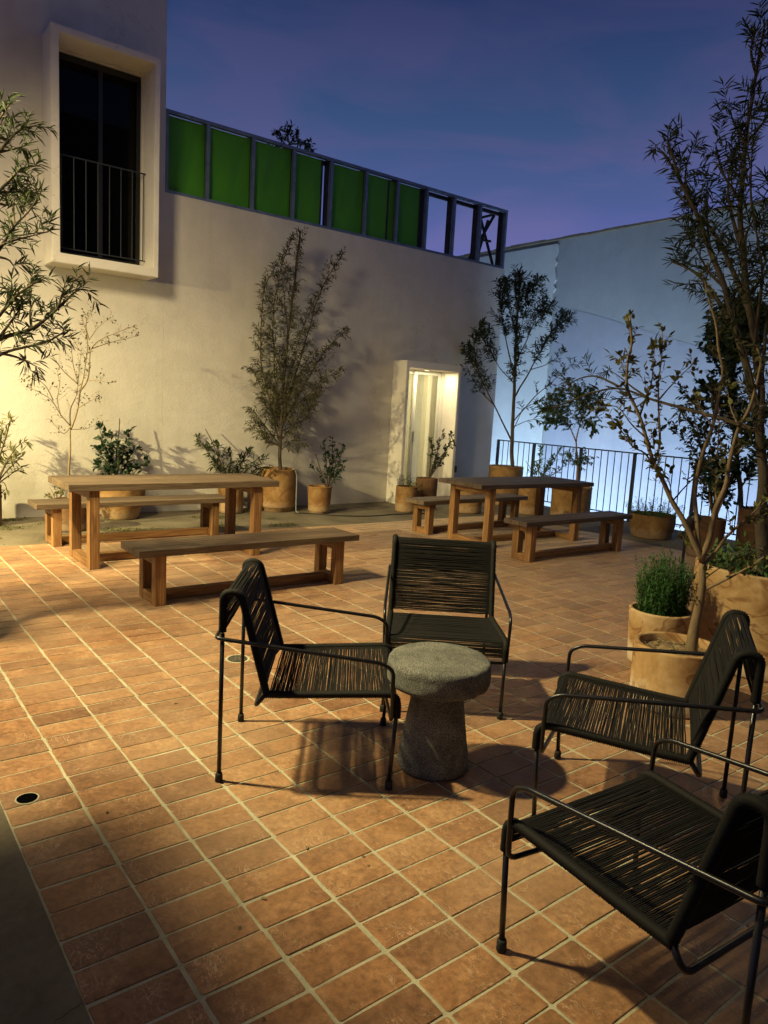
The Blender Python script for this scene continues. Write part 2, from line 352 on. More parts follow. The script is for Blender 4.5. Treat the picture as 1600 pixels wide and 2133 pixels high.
def glassy(name, col, rough, alpha):
    m = bpy.data.materials.new(name); m.use_nodes = True; t = m.node_tree; t.nodes.clear()
    g = N(t, 'ShaderNodeBsdfGlossy', inp={'Roughness': rough}); g.inputs[0].default_value = (.9, .9, .9, 1)
    tr = N(t, 'ShaderNodeBsdfTransparent'); tr.inputs[0].default_value = (*col, 1)
    f = N(t, 'ShaderNodeFresnel', inp={'IOR': 1.5}); ml = N(t, 'ShaderNodeMath', operation='ADD', inp={1: alpha}); t.links.new(f.outputs[0], ml.inputs[0])
    mxs = N(t, 'ShaderNodeMixShader'); o = N(t, 'ShaderNodeOutputMaterial')
    t.links.new(ml.outputs[0], mxs.inputs[0]); t.links.new(tr.outputs[0], mxs.inputs[1]); t.links.new(g.outputs[0], mxs.inputs[2]); t.links.new(mxs.outputs[0], o.inputs[0])
    return m
M['glass_dark'] = glassy('dark_window_glass', (.30, .30, .28), .02, -.03)
M['glass'] = glassy('door_glass', (.88, .90, .84), .04, .03)
M['black_void'] = simple('room_dark_and_crack', [(.3, (.02, .02, .02)), (.7, (.03, .03, .03))], 3, .9, 0)  # near-black colour standing in for room darkness; also colours the slab crack
M['hole'] = simple('hole_shade', [(.3, (.002, .002, .002)), (.7, (.003, .003, .003))], 3, 1.0, 0, spec=0)
M['white_paint'] = simple('white_frame_paint', [(.3, (.66, .66, .60)), (.7, (.74, .74, .68))], 6, .45, .05, .002)
M['curtain'] = simple('cream_curtain', [(.3, (.58, .56, .46)), (.7, (.70, .68, .57))], 3, .9, .1, .005, mapsc=(6, 1, .5))
_t = M['curtain'].node_tree; _b = _t.nodes['Principled BSDF']; _tr = N(_t, 'ShaderNodeBsdfTranslucent'); _tr.inputs[0].default_value = (.62, .58, .44, 1); _mx = N(_t, 'ShaderNodeMixShader', inp={0: .55})
_t.links.new(_b.outputs[0], _mx.inputs[1]); _t.links.new(_tr.outputs[0], _mx.inputs[2]); _t.links.new(_mx.outputs[0], _t.nodes['Material Output'].inputs[0])
M['plastic_dark'] = simple('dark_plastic', [(.3, (.02, .015, .012)), (.7, (.035, .025, .02))], 10, .5, 0)
M['hose'] = simple('black_hose', [(.3, (.02, .02, .02)), (.7, (.035, .035, .035))], 10, .5, 0)
M['tube_pale'] = simple('pale_pvc', [(.3, (.20, .22, .20)), (.7, (.26, .28, .25))], 10, .5, 0)
M['aluminium'] = simple('aluminium', [(.3, (.40, .40, .40)), (.7, (.5, .5, .5))], 10, .4, 0, metal=.8)
M['grate'] = simple('cast_grate', [(.3, (.10, .095, .07)), (.7, (.16, .15, .11))], 30, .6, .2, .002, metal=.3)
m_ = bpy.data.materials.new('lamp_diffuser'); m_.use_nodes = True; b_ = m_.node_tree.nodes['Principled BSDF']; b_.inputs['Emission Color'].default_value = (1, .8, .5, 1); b_.inputs['Emission Strength'].default_value = 4.0; M['lit'] = m_

# ------------------------------------------------------------------ ground: lower court, terrace deck, tiles
bm = bmesh.new(); box(bm, -250, 250, -250, 250, -3.6, -3.2); structure(link('ground', bm, M['dark_ground']))
# the terrace body: concrete round the tiled field (the field itself is a grout bed 12 mm lower)
TX0, TX1, TY0, TY1 = .4535, 8.0955, -.657, 7.533      # tiled field
PXT, PYT = .24652, .13
bm = bmesh.new()
box(bm, -4, 9.62, -4, 9.9, -3.2, -.012)
for (a, b, c, d) in ((-4, TX0, -4, 9.157), (TX0, TX1, TY1, 9.157), (TX1, 9.62, -4, 9.157), (TX0, TX1, -4, TY0)):
    box(bm, a, b, c, d, -.0118, 0)
structure(link('terrace_slab', bm, M['concrete']))
bm = bmesh.new(); q = [bm.verts.new(p) for p in ((TX0, TY0, -.0030), (TX1, TY0, -.0030), (TX1, TY1, -.0030), (TX0, TY1, -.0030))]; bm.faces.new(q)
tile_floor = structure(link('tile_floor', bm, M['grout']))
RINV = Matrix(CAMROT_).transposed()
def tile_geo(bm, cx, cy, hx, hy, z=0.0, lay=None, tint=0.0, rot=0.0, r=.0045):
    cs = []
    for sx, sy in ((1, 1), (-1, 1), (-1, -1), (1, -1)):
        x, y = sx*hx + random.uniform(-.0018, .0018), sy*hy + random.uniform(-.0018, .0018)
        k = random.uniform(.6, 1.5)*r
        pts = [(x, y-sy*k), (x-sx*k, y)]
        if sx*sy < 0: pts.reverse()
        cs += pts
        jx = random.uniform(-.0016, .0012)   # a worn or bulging point midway along the next edge
        cs.append((random.uniform(-.35, .35)*hx, sy*(hy+jx)) if sx*sy > 0 else (sx*(hx+jx), random.uniform(-.3, .3)*hy))
    ca, sa = math.cos(rot), math.sin(rot)
    cs = [(x*ca-y*sa, x*sa+y*ca) for x, y in cs]
    R_ = []
    tl = (random.uniform(-.0007, .0007), random.uniform(-.0007, .0007))
    for (ins, zz) in ((0, -.010), (0, -.0014), (.0020, 0.0)):
        ring = []
        for (x, y) in cs:
            L = math.hypot(x, y); f = (L-ins)/L
            ring.append(bm.verts.new((cx+x*f, cy+y*f, z+zz+(tl[0]*x/hx+tl[1]*y/hy if zz > -.01 else 0))))
        R_.append(ring)
    fs = []
    for a, b in zip(R_, R_[1:]):
        for k in range(12): fs.append(bm.faces.new((a[k], a[(k+1) % 12], b[(k+1) % 12], b[k])))
    fs.append(bm.faces.new(R_[-1]))
    if lay is not None:
        for f in fs:
            for l in f.loops: l[lay] = (tint, tint, tint, 1)
HX, HY = PXT/2-.0056, PYT/2-.0043
protos = []
for i in range(14):
    bm = bmesh.new(); tile_geo(bm, 0, 0, HX+random.uniform(-.0015, .0015), HY+random.uniform(-.0012, .0012), rot=random.uniform(-.006, .006))
    me = bpy.data.meshes.new('tile'); bm.normal_update(); bm.to_mesh(me); bm.free(); me.materials.append(M['tile']); protos.append(me)
cells = []
for i in range(31):
    for j in range(63):
        cx = TX0+PXT*(i+.5); cy = TY0+PYT*(j+.5)
        v = RINV @ (Vector((cx, cy, 0))-Vector((0, 0, 1.5134)))
        size = 0
        if v.z < -.2:
            px, py = 1520.78*v.x/-v.z, 1520.78*v.y/-v.z
            if abs(px) < 860 and abs(py) < 1120: size = 1.0/(v.z*v.z*(-v.z))
        cells.append((size, cx, cy, i, j))
cells.sort(reverse=True)
for s_, cx, cy, i, j in cells[:300]:
    o = bpy.data.objects.new('tile', random.choice(protos)); C.objects.link(o); o.parent = tile_floor
    o.location = (cx+random.uniform(-.0016, .0016), cy+random.uniform(-.0014, .0014), random.uniform(-.0012, .0008))
    o.rotation_euler = (0, 0, random.choice((0, PI))+random.uniform(-.004, .004))
bm = bmesh.new(); lay = bm.loops.layers.float_color.new('tint')
for s_, cx, cy, i, j in cells[300:]:
    tile_geo(bm, cx+random.uniform(-.0016, .0016), cy+random.uniform(-.0014, .0014), HX, HY, random.uniform(-.0012, .0008), lay, random.random(), random.uniform(-.006, .006))
link('tile_field', bm, M['tile_joined'], tile_floor, stuff=True)

# ------------------------------------------------------------------ walls
def wall_grid(bm, xs, zs, solid, y0, y1, axis='Y', mi=0):
    """solid(i,k)->bool for cell; builds front, back and the exposed edges without inner faces"""
    cache = {}
    def V(i, k, y):
        key = (i, k, y)
        if key not in cache:
            p = (xs[i], y, zs[k]) if axis == 'Y' else (y, xs[i], zs[k])
            cache[key] = bm.verts.new(p)
        return cache[key]
    nx, nz = len(xs)-1, len(zs)-1
    S = lambda i, k: 0 <= i < nx and 0 <= k < nz and solid(i, k)
    for i in range(nx):
        for k in range(nz):
            if not S(i, k): continue
            bm.faces.new((V(i, k, y0), V(i+1, k, y0), V(i+1, k+1, y0), V(i, k+1, y0)))
            bm.faces.new((V(i+1, k, y1), V(i, k, y1), V(i, k+1, y1), V(i+1, k+1, y1)))
            if not S(i-1, k): bm.faces.new((V(i, k, y1), V(i, k, y0), V(i, k+1, y0), V(i, k+1, y1)))
            if not S(i+1, k): bm.faces.new((V(i+1, k, y0), V(i+1, k, y1), V(i+1, k+1, y1), V(i+1, k+1, y0)))
            if not S(i, k-1): bm.faces.new((V(i, k, y1), V(i+1, k, y1), V(i+1, k, y0), V(i, k, y0)))
            if not S(i, k+1): bm.faces.new((V(i, k+1, y0), V(i+1, k+1, y0), V(i+1, k+1, y1), V(i, k+1, y1)))
    bmesh.ops.recalc_face_normals(bm, faces=bm.faces[:])
WY = 9.158
# tall house block on the left with its projecting window
house = thing('tall_house', 'tall pale stucco house block rising out of the picture above the projecting dark window', 'building', (0, WY, 0))
bm = bmesh.new(); wall_grid(bm, [-5, 2.14, 3.14, 3.425], [-3.2, 2.98, 5.17, 10.5], lambda i, k: not (i == 1 and k == 1), 0, .34); 
box(bm, 3.085, 3.425, .342, 8, -3.2, 10.5); link('wall', bm, M['stucco'], house)
boxobj('roof', (-5.05, 3.47, -.03, 8.05, 10.502, 10.7), M['concrete'], house)
bm = bmesh.new()       # box-like surround, .39 deep
x0, x1, z0, z1, d = 2.045, 3.215, 2.862, 5.262, -.388
wall_grid(bm, [x0, x0+.082, x1-.062, x1], [z0, z0+.105, z1-.072, z1], lambda i, k: not (i == 1 and k == 1), d, -.001)
bmesh.ops.bevel(bm, geom=[e for e in bm.edges if len(e.link_faces) == 2 and e.calc_face_angle() > 1.2], offset=.006, segments=2, affect='EDGES')
link('window_surround', bm, M['stucco_smooth'], house)
win = link('window', (lambda b: (wall_grid(b, [2.143, 2.19, 2.655, 2.70, 3.09, 3.137], [2.983, 3.06, 5.10, 5.167], lambda i, k: k != 1 or i in (0, 2, 4), .045, .10), b)[1])(bmesh.new()), M['black_metal'], house)
for a, b in ((2.191, 2.654), (2.701, 3.089)): boxobj('pane', (a, b, .066, .072, 3.061, 5.099), M['glass_dark'], win)
bm = bmesh.new()       # the unlit room behind it
wall_grid(bm, [.9, 2.14, 3.08], [2.7, 5.4], lambda i, k: True, 2.6, 2.7)
box(bm, .9, 3.08, .345, 2.6, 2.6, 2.7); box(bm, .9, 3.08, .345, 2.6, 5.4, 5.5); box(bm, .8, .9, .345, 2.7, 2.6, 5.5)
link('room_walls', bm, M['black_void'], house)
ladder = thing('step_ladder', 'faint pale step ladder standing inside the dark room behind the upper window glass', 'ladder', (2.55, WY+.85, 2.7), .25)
for s in (-1, 1):
    bm = bmesh.new(); tube(bm, [(s*.24, 0, 0), (s*.15, .35, 1.75)], .018, 6); link('stile', bm, M['aluminium'], ladder)
    bm = bmesh.new(); tube(bm, [(s*.22, .75, 0), (s*.15, .38, 1.72)], .012, 6); link('rear_leg', bm, M['aluminium'], ladder)
for k in range(1, 6):
    t = k/6; boxobj('tread', (-.23+.09*t, .23-.09*t, .35*t-.03, .35*t+.05, 1.75*t-.012, 1.75*t+.012), M['aluminium'], ladder)
boxobj('platform', (-.16, .16, .30, .46, 1.74, 1.77), M['aluminium'], ladder)
# juliet railing in front of that window
rl = thing('window_railing', 'thin metal railing across the lower half of the upper dark window', 'railing', (0, WY-.10, 0))
bm = bmesh.new(); tube(bm, [(2.13, 0, 4.062), (3.155, 0, 4.062)], .009, 6); link('top_rail', bm, M['rail_metal'], rl)
bm = bmesh.new(); tube(bm, [(2.13, 0, 3.07), (3.155, 0, 3.07)], .007, 6); link('bottom_rail', bm, M['rail_metal'], rl)
for k in range(8):
    x = 2.213+k*.1305; bm = bmesh.new(); tube(bm, [(x, 0, 3.07), (x, 0, 4.06)], .006, 6); link('baluster', bm, M['rail_metal'], rl)

# the long terrace wall with the door box
X0, X1, ZT = 3.427, 9.385, 3.94
tw = thing('terrace_wall', 'long cream stucco wall behind the tables with the lit door box', 'wall', (0, WY, 0))
bm = bmesh.new(); wall_grid(bm, [X0, 7.15, 8.165, X1], [-3.2, 0.001, 2.12, ZT], lambda i, k: not (i == 1 and k == 1), 0, .30); link('wall', bm, M['stucco'], tw)
bm = bmesh.new(); d = -.34
wall_grid(bm, [7.09, 7.149, 8.166, 8.225], [.0005, 2.119, 2.222], lambda i, k: not (i == 1 and k == 0), d, -.001)
bmesh.ops.bevel(bm, geom=[e for e in bm.edges if len(e.link_faces) == 2 and e.calc_face_angle() > 1.2], offset=.006, segments=2, affect='EDGES')
link('door_surround', bm, M['stucco_smooth'], tw)
dr = thing('sliding_door', 'white framed glass sliding door standing in the lit door box', 'door', (0, WY, 0))
fx = [7.152, 7.20, 7.60, 7.66, 8.10, 8.163]
for n, (xa, xb, yy) in enumerate(((7.152, 7.665, .115), (7.60, 8.163, .075))):
    f = link('door_leaf', (lambda b: (wall_grid(b, [xa, xa+.052, xb-.052, xb], [.02, .10, 2.055, 2.112], lambda i, k: not (i == 1 and k == 1), yy, yy+.035), b)[1])(bmesh.new()), M['white_paint'], dr)
    boxobj('pane', (xa+.053, xb-.053, yy+.015, yy+.021, .101, 2.054), M['glass'], f)
    if n: boxobj('handle', (xa+.018, xa+.034, yy-.03, yy-.001, .95, 1.13), M['aluminium'], f)
boxobj('threshold', (7.152, 8.163, .05, .20, .001, .019), M['aluminium'], dr)
# lit vestibule behind it
rm = thing('vestibule', 'small lit cream vestibule seen through the glass of the sliding door', 'room', (0, WY, 0))
bm = bmesh.new()
box(bm, 6.6, 6.7, .303, 2.3, 0, 2.6); box(bm, 8.9, 9.0, .303, 2.3, 0, 2.6); box(bm, 6.7, 8.9, 2.2, 2.3, 0, 2.6); box(bm, 6.6, 9.0, .303, 2.3, 2.602, 2.7); box(bm, 6.6, 9.0, .303, 2.3, -.1, -.002)
link('walls', bm, M['stucco_smooth'], rm)
cu = bmesh.new(); xs_ = [7.22+.92*i/60 for i in range(61)]
va = [(cu.verts.new((x, .36+.007*math.sin(i*.75)+.003*math.sin(i*1.9), .03)), cu.verts.new((x, .36+.005*math.sin(i*.75), 2.3))) for i, x in enumerate(xs_)]
for a, b in zip(va, va[1:]): cu.faces.new((a[0], b[0], b[1], a[1]))
tag(link('curtain', cu, M['curtain'], None, loc=(0, WY, 0), smooth=True), 'cream curtain hanging behind the right leaf of the sliding door', 'curtain')
dl = thing('downlight', 'small lit downlight under the top of the door box', 'lamp', (7.65, 9.0, 2.118))
bm = bmesh.new(); lathe(bm, [(.045, -.012), (.05, -.006), (.05, 0)], 20); link('bezel', bm, M['white_paint'], dl)
bm = bmesh.new(); lathe(bm, [(.034, -.0135), (.036, -.0125)], 16); link('diffuser', bm, M['lit'], dl)
so = thing('wall_socket', 'small dark outdoor socket on the wall right of the door box', 'socket', (8.53, WY-.012, .515))
boxobj('cover', (-.035, .035, -.02, .011, -.055, .055), M['plastic_dark'], so, .004); boxobj('flap', (-.028, .028, -.029, -.0205, -.04, .03), M['plastic_dark'], so, .003)

# steel frame with green sheets standing on the wall
sf = thing('steel_frame', 'steel stud frame along the wall top holding green sheets in its left bays', 'frame', (0, WY+.05, ZT))
HZ = .966
def bar(name, a, b, wdt=.04, dep=.04, m='steel', par=None):
    a, b = Vector(a), Vector(b); dvec = b-a; L = dvec.length; bm = bmesh.new()
    box(bm, -wdt/2, wdt/2, -dep/2, dep/2, 0, L)
    z = dvec.normalized(); y = Vector((0, 1, 0)); 
    if abs(z.dot(y)) > .9: y = Vector((1, 0, 0))
    x = y.cross(z).normalized(); y = z.cross(x)
    R_ = Matrix((x, y, z)).transposed().to_4x4(); bmesh.ops.transform(bm, matrix=Matrix.Translation(a) @ R_, verts=bm.verts)
    return link(name, bm, M[m], par or sf)
posts = [3.452, 3.985, 4.612, 5.225, 5.83, 6.435, 7.02, 7.60, 8.18, 8.76, 9.36]
bar('top_rail', (3.431, 0, HZ-.02), (9.38, 0, HZ-.02), .04, .06); bar('bottom_rail', (3.431, 0, .021), (9.38, 0, .021), .04, .06)
for x in posts:
    bar('post', (x, 0, .042), (x, 0, HZ-.041), .042, .055)
    bar('rear_post', (x+.01, .115, .0), (x+.01, .115, HZ), .05, .09, 'steel_dark')
for x in (5.70, 6.88, 7.50): bar('stud', (x, .06, .043), (x, .06, HZ-.043), .03, .05, 'steel_dark')
bar('rear_top_rail', (3.44, .125, HZ+.001-.05), (9.42, .125, HZ+.001-.05), .05, .05, 'steel_dark')
ends = [3.475, 3.965, 4.59, 5.20, 5.68, 6.415, 6.865, 7.48]
bays = [(3.475, 3.962), (4.008, 4.588), (4.636, 5.20), (5.25, 5.685), (5.855, 6.41), (6.458, 6.865), (7.045, 7.485)]
for n, (a, b) in enumerate(bays):
    bm = bmesh.new(); nu, nv = 14, 18; gx = []
    p1, p2 = random.uniform(0, 6), random.uniform(0, 6)
    for iv in range(nv+1):
        row = []
        for iu in range(nu+1):
            u_, v_ = iu/nu, iv/nv; e_ = min(1, 6*min(u_, 1-u_, v_, 1-v_))
            row.append(bm.verts.new((a+(b-a)*u_, .040+e_*.007*(math.sin(u_*7+v_*2.5+p1)+.6*math.sin(u_*15-v_*5+p2)+.5*math.sin(v_*9+p1)), .043+(HZ-.086)*v_-(.008*math.sin(PI*u_)*random.random() if iv == nv else 0))))
        gx.append(row)
    for r1, r2 in zip(gx, gx[1:]):
        for iu in range(nu): bm.faces.new((r1[iu], r1[iu+1], r2[iu+1], r2[iu]))
    link('green_sheet', bm, M['green'], sf, smooth=True)
boxobj('green_sheet', (6.90, 6.995, .036, .044, .043, HZ-.06), M['green'], sf)
for a, b in (((9.36, .16, .02), (9.36, .62, .02)), ((9.36, .16, HZ-.02), (9.36, .62, HZ-.02)), ((9.36, .2, .04), (9.36, .6, HZ-.05)), ((9.36, .6, .0), (9.36, .6, HZ)), ((8.80, .3, .03), (9.30, .22, HZ-.06)), ((9.0, .3, .48), (9.34, .3, .50)), ((9.12, .45, .0), (9.34, .4, HZ-.1))):
    bar('brace', a, b, .035, .035, 'steel_dark')

# railing at the terrace edge
RX = 9.52
rg = thing('terrace_railing', 'dark vertical bar railing along the right edge of the terrace', 'railing', (RX, 0, 0))
bm = bmesh.new(); tube(bm, [(0, 9.12, 1.03), (0, -1.6, 1.03)], .011, 6); link('top_rail', bm, M['rail_metal'], rg)
bm = bmesh.new(); tube(bm, [(0, 9.12, .09), (0, -1.6, .09)], .010, 6); link('bottom_rail', bm, M['rail_metal'], rg)
ybal = bmesh.new(); tube(ybal, [(0, 0, .09), (0, 0, 1.03)], .0075, 6); ob = link('baluster', ybal, M['rail_metal'], rg, loc=(0, 9.0, 0)); bme = ob.data
ypo = bmesh.new(); box(ypo, -.02, .02, -.02, .02, -.01, 1.04); op = link('railing_post', ypo, M['rail_metal'], rg, loc=(0, 9.12, 0)); pme = op.data
y = 8.29; yk = [9.12]
while y > -1.7: yk.append(y); y -= .975
for k, yp in enumerate(yk[1:]): o = bpy.data.objects.new('railing_post', pme); C.objects.link(o); o.parent = rg; o.location = (0, yp, 0)
y = 8.88
while y > -1.5:
    if min(abs(y-q_) for q_ in yk) > .05:
        o = bpy.data.objects.new('baluster', bme); C.objects.link(o); o.parent = rg; o.location = (0, y, 0)
    y -= .1218

# neighbour's wall beyond the drop
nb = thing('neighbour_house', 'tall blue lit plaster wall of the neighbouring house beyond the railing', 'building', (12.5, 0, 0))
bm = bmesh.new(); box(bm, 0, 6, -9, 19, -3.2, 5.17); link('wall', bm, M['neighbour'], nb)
def outline_slab(pts, x0, x1):
    bm = bmesh.new(); a = [bm.verts.new((x0, p[0], p[1])) for p in pts]; b = [bm.verts.new((x1, p[0], p[1])) for p in pts]
    bm.faces.new(a); bm.faces.new(list(reversed(b)))
    for i in range(len(pts)): bm.faces.new((a[i], a[(i+1) % len(a)], b[(i+1) % len(a)], b[i]))
    bmesh.ops.recalc_face_normals(bm, faces=bm.faces[:]); return bm
random.seed(5)
edge = []; z = -3.2
while z < 5.1:
    edge.append((10.66+(z-1.5)*.006+random.uniform(-.02, .02)*(1.8 if z > 3.6 else .35), z)); z += .09
edge.append((10.70, 5.1))
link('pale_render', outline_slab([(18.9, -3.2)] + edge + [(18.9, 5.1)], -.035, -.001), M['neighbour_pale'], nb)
link('lilac_layer', outline_slab([(10.58, -3.2), (10.58, 3.80), (9.9, 3.66), (9.2, 3.46), (8.3, 3.18), (7.2, 2.86), (6.0, 2.55), (4.5, 2.2), (-8, 1.2), (-8, -3.2)], -.0035, -.001), M['neighbour_lilac'], nb)  # thin layer, bluer than the wall, below a sloping edge
bm = bmesh.new(); zz = 5.172
for k in range(56):
    ya = -8.98+k*.5; box(bm, -.05-random.uniform(0, .02), .3, ya, ya+.499, 5.171, 5.20+random.uniform(0, .03))
link('coping', bm, M['concrete'], nb)
link('gable', outline_slab([(18.5, 5.2), (18.5, 5.21), (-8, 5.21), (-8, 5.2)], .31, 5.9), M['concrete'], nb)

# things behind and left of the camera that shade or light the scene
pr_ = thing('shade_roof', 'unseen roof on thin posts added left of and behind the camera to cast shade', 'shade_roof', (0, 0, 0))  # roof added out of view to shade the near left floor
boxobj('roof', (-3.2, -.13, -3.5, 3.72, 3.45, 3.57), M['stucco'], pr_)
for x_, y_ in ((-.6, 3.2), (-2.9, 3.2), (-2.9, -3.2)): boxobj('post', (x_-.05, x_+.05, y_-.05, y_+.05, .001, 3.449), M['stucco'], pr_)
bh = thing('rear_sky_block', 'unseen house wall added behind the camera to block the sky', 'building', (0, -4.2, 0))  # added out of view to keep sky out of the window reflection
boxobj('wall', (-9, 9.6, -.4, 0, -3.2, 9.0), M['stucco'], bh)
lp = thing('lamp_post', 'slim black lamp post with a flat cap left of the camera view', 'lamp', (*LAMPXY, 0))
bm = bmesh.new(); tube(bm, [(-.25, 0, 0), (-.25, 0, 5.25)], .03, 8); link('pole', bm, M['black_metal'], lp)
bm = bmesh.new(); tube(bm, [(-.25, 0, 5.25), (0, 0, 5.3)], .015, 6); link('arm', bm, M['black_metal'], lp)
bm = bmesh.new(); lathe(bm, [(.04, 5.26), (.12, 5.27), (.03, 5.32)], 16); link('cap', bm, M['black_metal'], lp)

# ------------------------------------------------------------------ wooden tables and benches
def board(name, x0, x1, y0, y1, z0, z1, m, parent, axis, bev=.003):
    bm = bmesh.new(); box(bm, x0, x1, y0, y1, z0, z1, bev=bev)
    o = link(name, bm, m, parent)
    at = o.data.attributes.new('grain', 'FLOAT_VECTOR', 'POINT'); 
    for i, v in enumerate(o.data.vertices):
        c = v.co; at.data[i].vector = (c.x, c.y, c.z) if axis == 'x' else ((c.y, c.x, c.z) if axis == 'y' else (c.z, c.x, c.y))
    return o
def timber(name, label, cat, L, Dp, Hh, nb_, leg, over, loc, rz=0, group=None, th=.05, foot=.0, lw=None, top='wood_top'):
    t = thing(name, label, cat, loc, rz, 'wooden tables on the terrace' if cat == 'table' else 'wooden benches at the tables')
    wv = Dp/nb_
    for k in range(nb_):
        board('plank', random.uniform(0, .002), L-random.uniform(0, .002), k*wv+.0012, (k+1)*wv-.0012, Hh-th, Hh-random.uniform(0, .0015), M[top], t, 'x', .003)
    a = over; lw = lw or leg
    ys = (.03, Dp-.03-leg)
    for X in (a, L-a-lw):
        for yy in ys: board('leg', X, X+lw, yy, yy+leg, 0.001, Hh-th-.001, M['wood'], t, 'z')
        board('foot_beam', X+.003, X+lw-.003, ys[0]+leg+.0005, ys[1]-.0005, .002, .072, M['wood'], t, 'y')
        board('top_beam', X+.003, X+lw-.003, ys[0]+leg+.0005, ys[1]-.0005, Hh-th-.072, Hh-th-.001, M['wood'], t, 'y')
    ym = Dp/2
    board('stretcher', a+lw-.0025, L-a-lw+.0025, ym-.035, ym+.035, .006, .075, M['wood'], t, 'x')
    return t
timber('dining_table', 'long wooden table on the left in front of the cream wall', 'table', 1.95, .70, .735, 5, .085, .17, (1.565, 6.245, 0), th=.06)
timber('bench', 'wooden bench nearest the camera in front of the left table', 'bench', 1.88, .40, .42, 3, .08, .13, (1.70, 4.955, 0))
timber('bench', 'wooden bench behind the left table by the cream wall', 'bench', 2.00, .38, .42, 3, .08, .15, (1.545, 7.31, 0))
timber('dining_table', 'wooden table on the right near the railing, its top coloured darker for dim light', 'table', 1.88, .74, .725, 5, .085, .17, (5.64, 5.60, 0), -.035, th=.05, top='wood_shaded')
timber('bench', 'wooden bench in front of the right table, its top coloured darker for dim light', 'bench', 1.82, .32, .43, 3, .085, .12, (5.60, 4.885, 0), .0, top='wood_shaded')
timber('bench', 'bright topped wooden bench between the right table and the door pots', 'bench', 1.88, .36, .42, 3, .08, .13, (5.62, 6.52, 0), .02)

# ------------------------------------------------------------------ stone side table
st = thing('stone_side_table', 'round speckled grey stone side table in the middle of the chairs', 'side table', (2.02, 2.175, 0))
def rough_lathe(name, prof, amp, parent, seg=72, chips=()):
    bm = bmesh.new(); rings = lathe(bm, prof, seg, .004, cap_bottom=True)
    bm.faces.new(rings[-1])
    from mathutils import noise as mn
    for v in bm.verts:
        n = mn.noise(v.co*22)*amp + mn.noise(v.co*60)*amp*.5
        r = Vector((v.co.x, v.co.y, 0)); 
        if r.length > .03: v.co += r.normalized()*n
        v.co.z += mn.noise(v.co*17+Vector((5, 5, 5)))*amp*.5
        for (a, z, rad) in chips:
            cpt = Vector((.22*math.cos(a), .22*math.sin(a), z)); dd = (v.co-cpt).length
            if dd < rad: v.co -= r.normalized()*(rad-dd)*.55
    return link(name, bm, M['stone'], parent, smooth=True)
pf = [(.10, .369), (.19, .369), (.207, .372), (.215, .380)] + [(.218, .380+.0112*k) for k in range(1, 8)] + [(.216, .468), (.211, .476), (.203, .480)] + [(.203-.02*k, .481) for k in range(1, 10)]
rough_lathe('slab', pf, .0035, st, 96, [(-1.9, .39, .03), (-1.35, .386, .035), (-.95, .39, .02), (-2.4, .385, .02)])
rough_lathe('pedestal', [(.146, .001), (.154, .012)] + [(.155-.052*k/12, .012+.356*k/12) for k in range(1, 13)], .0025, st, 64)

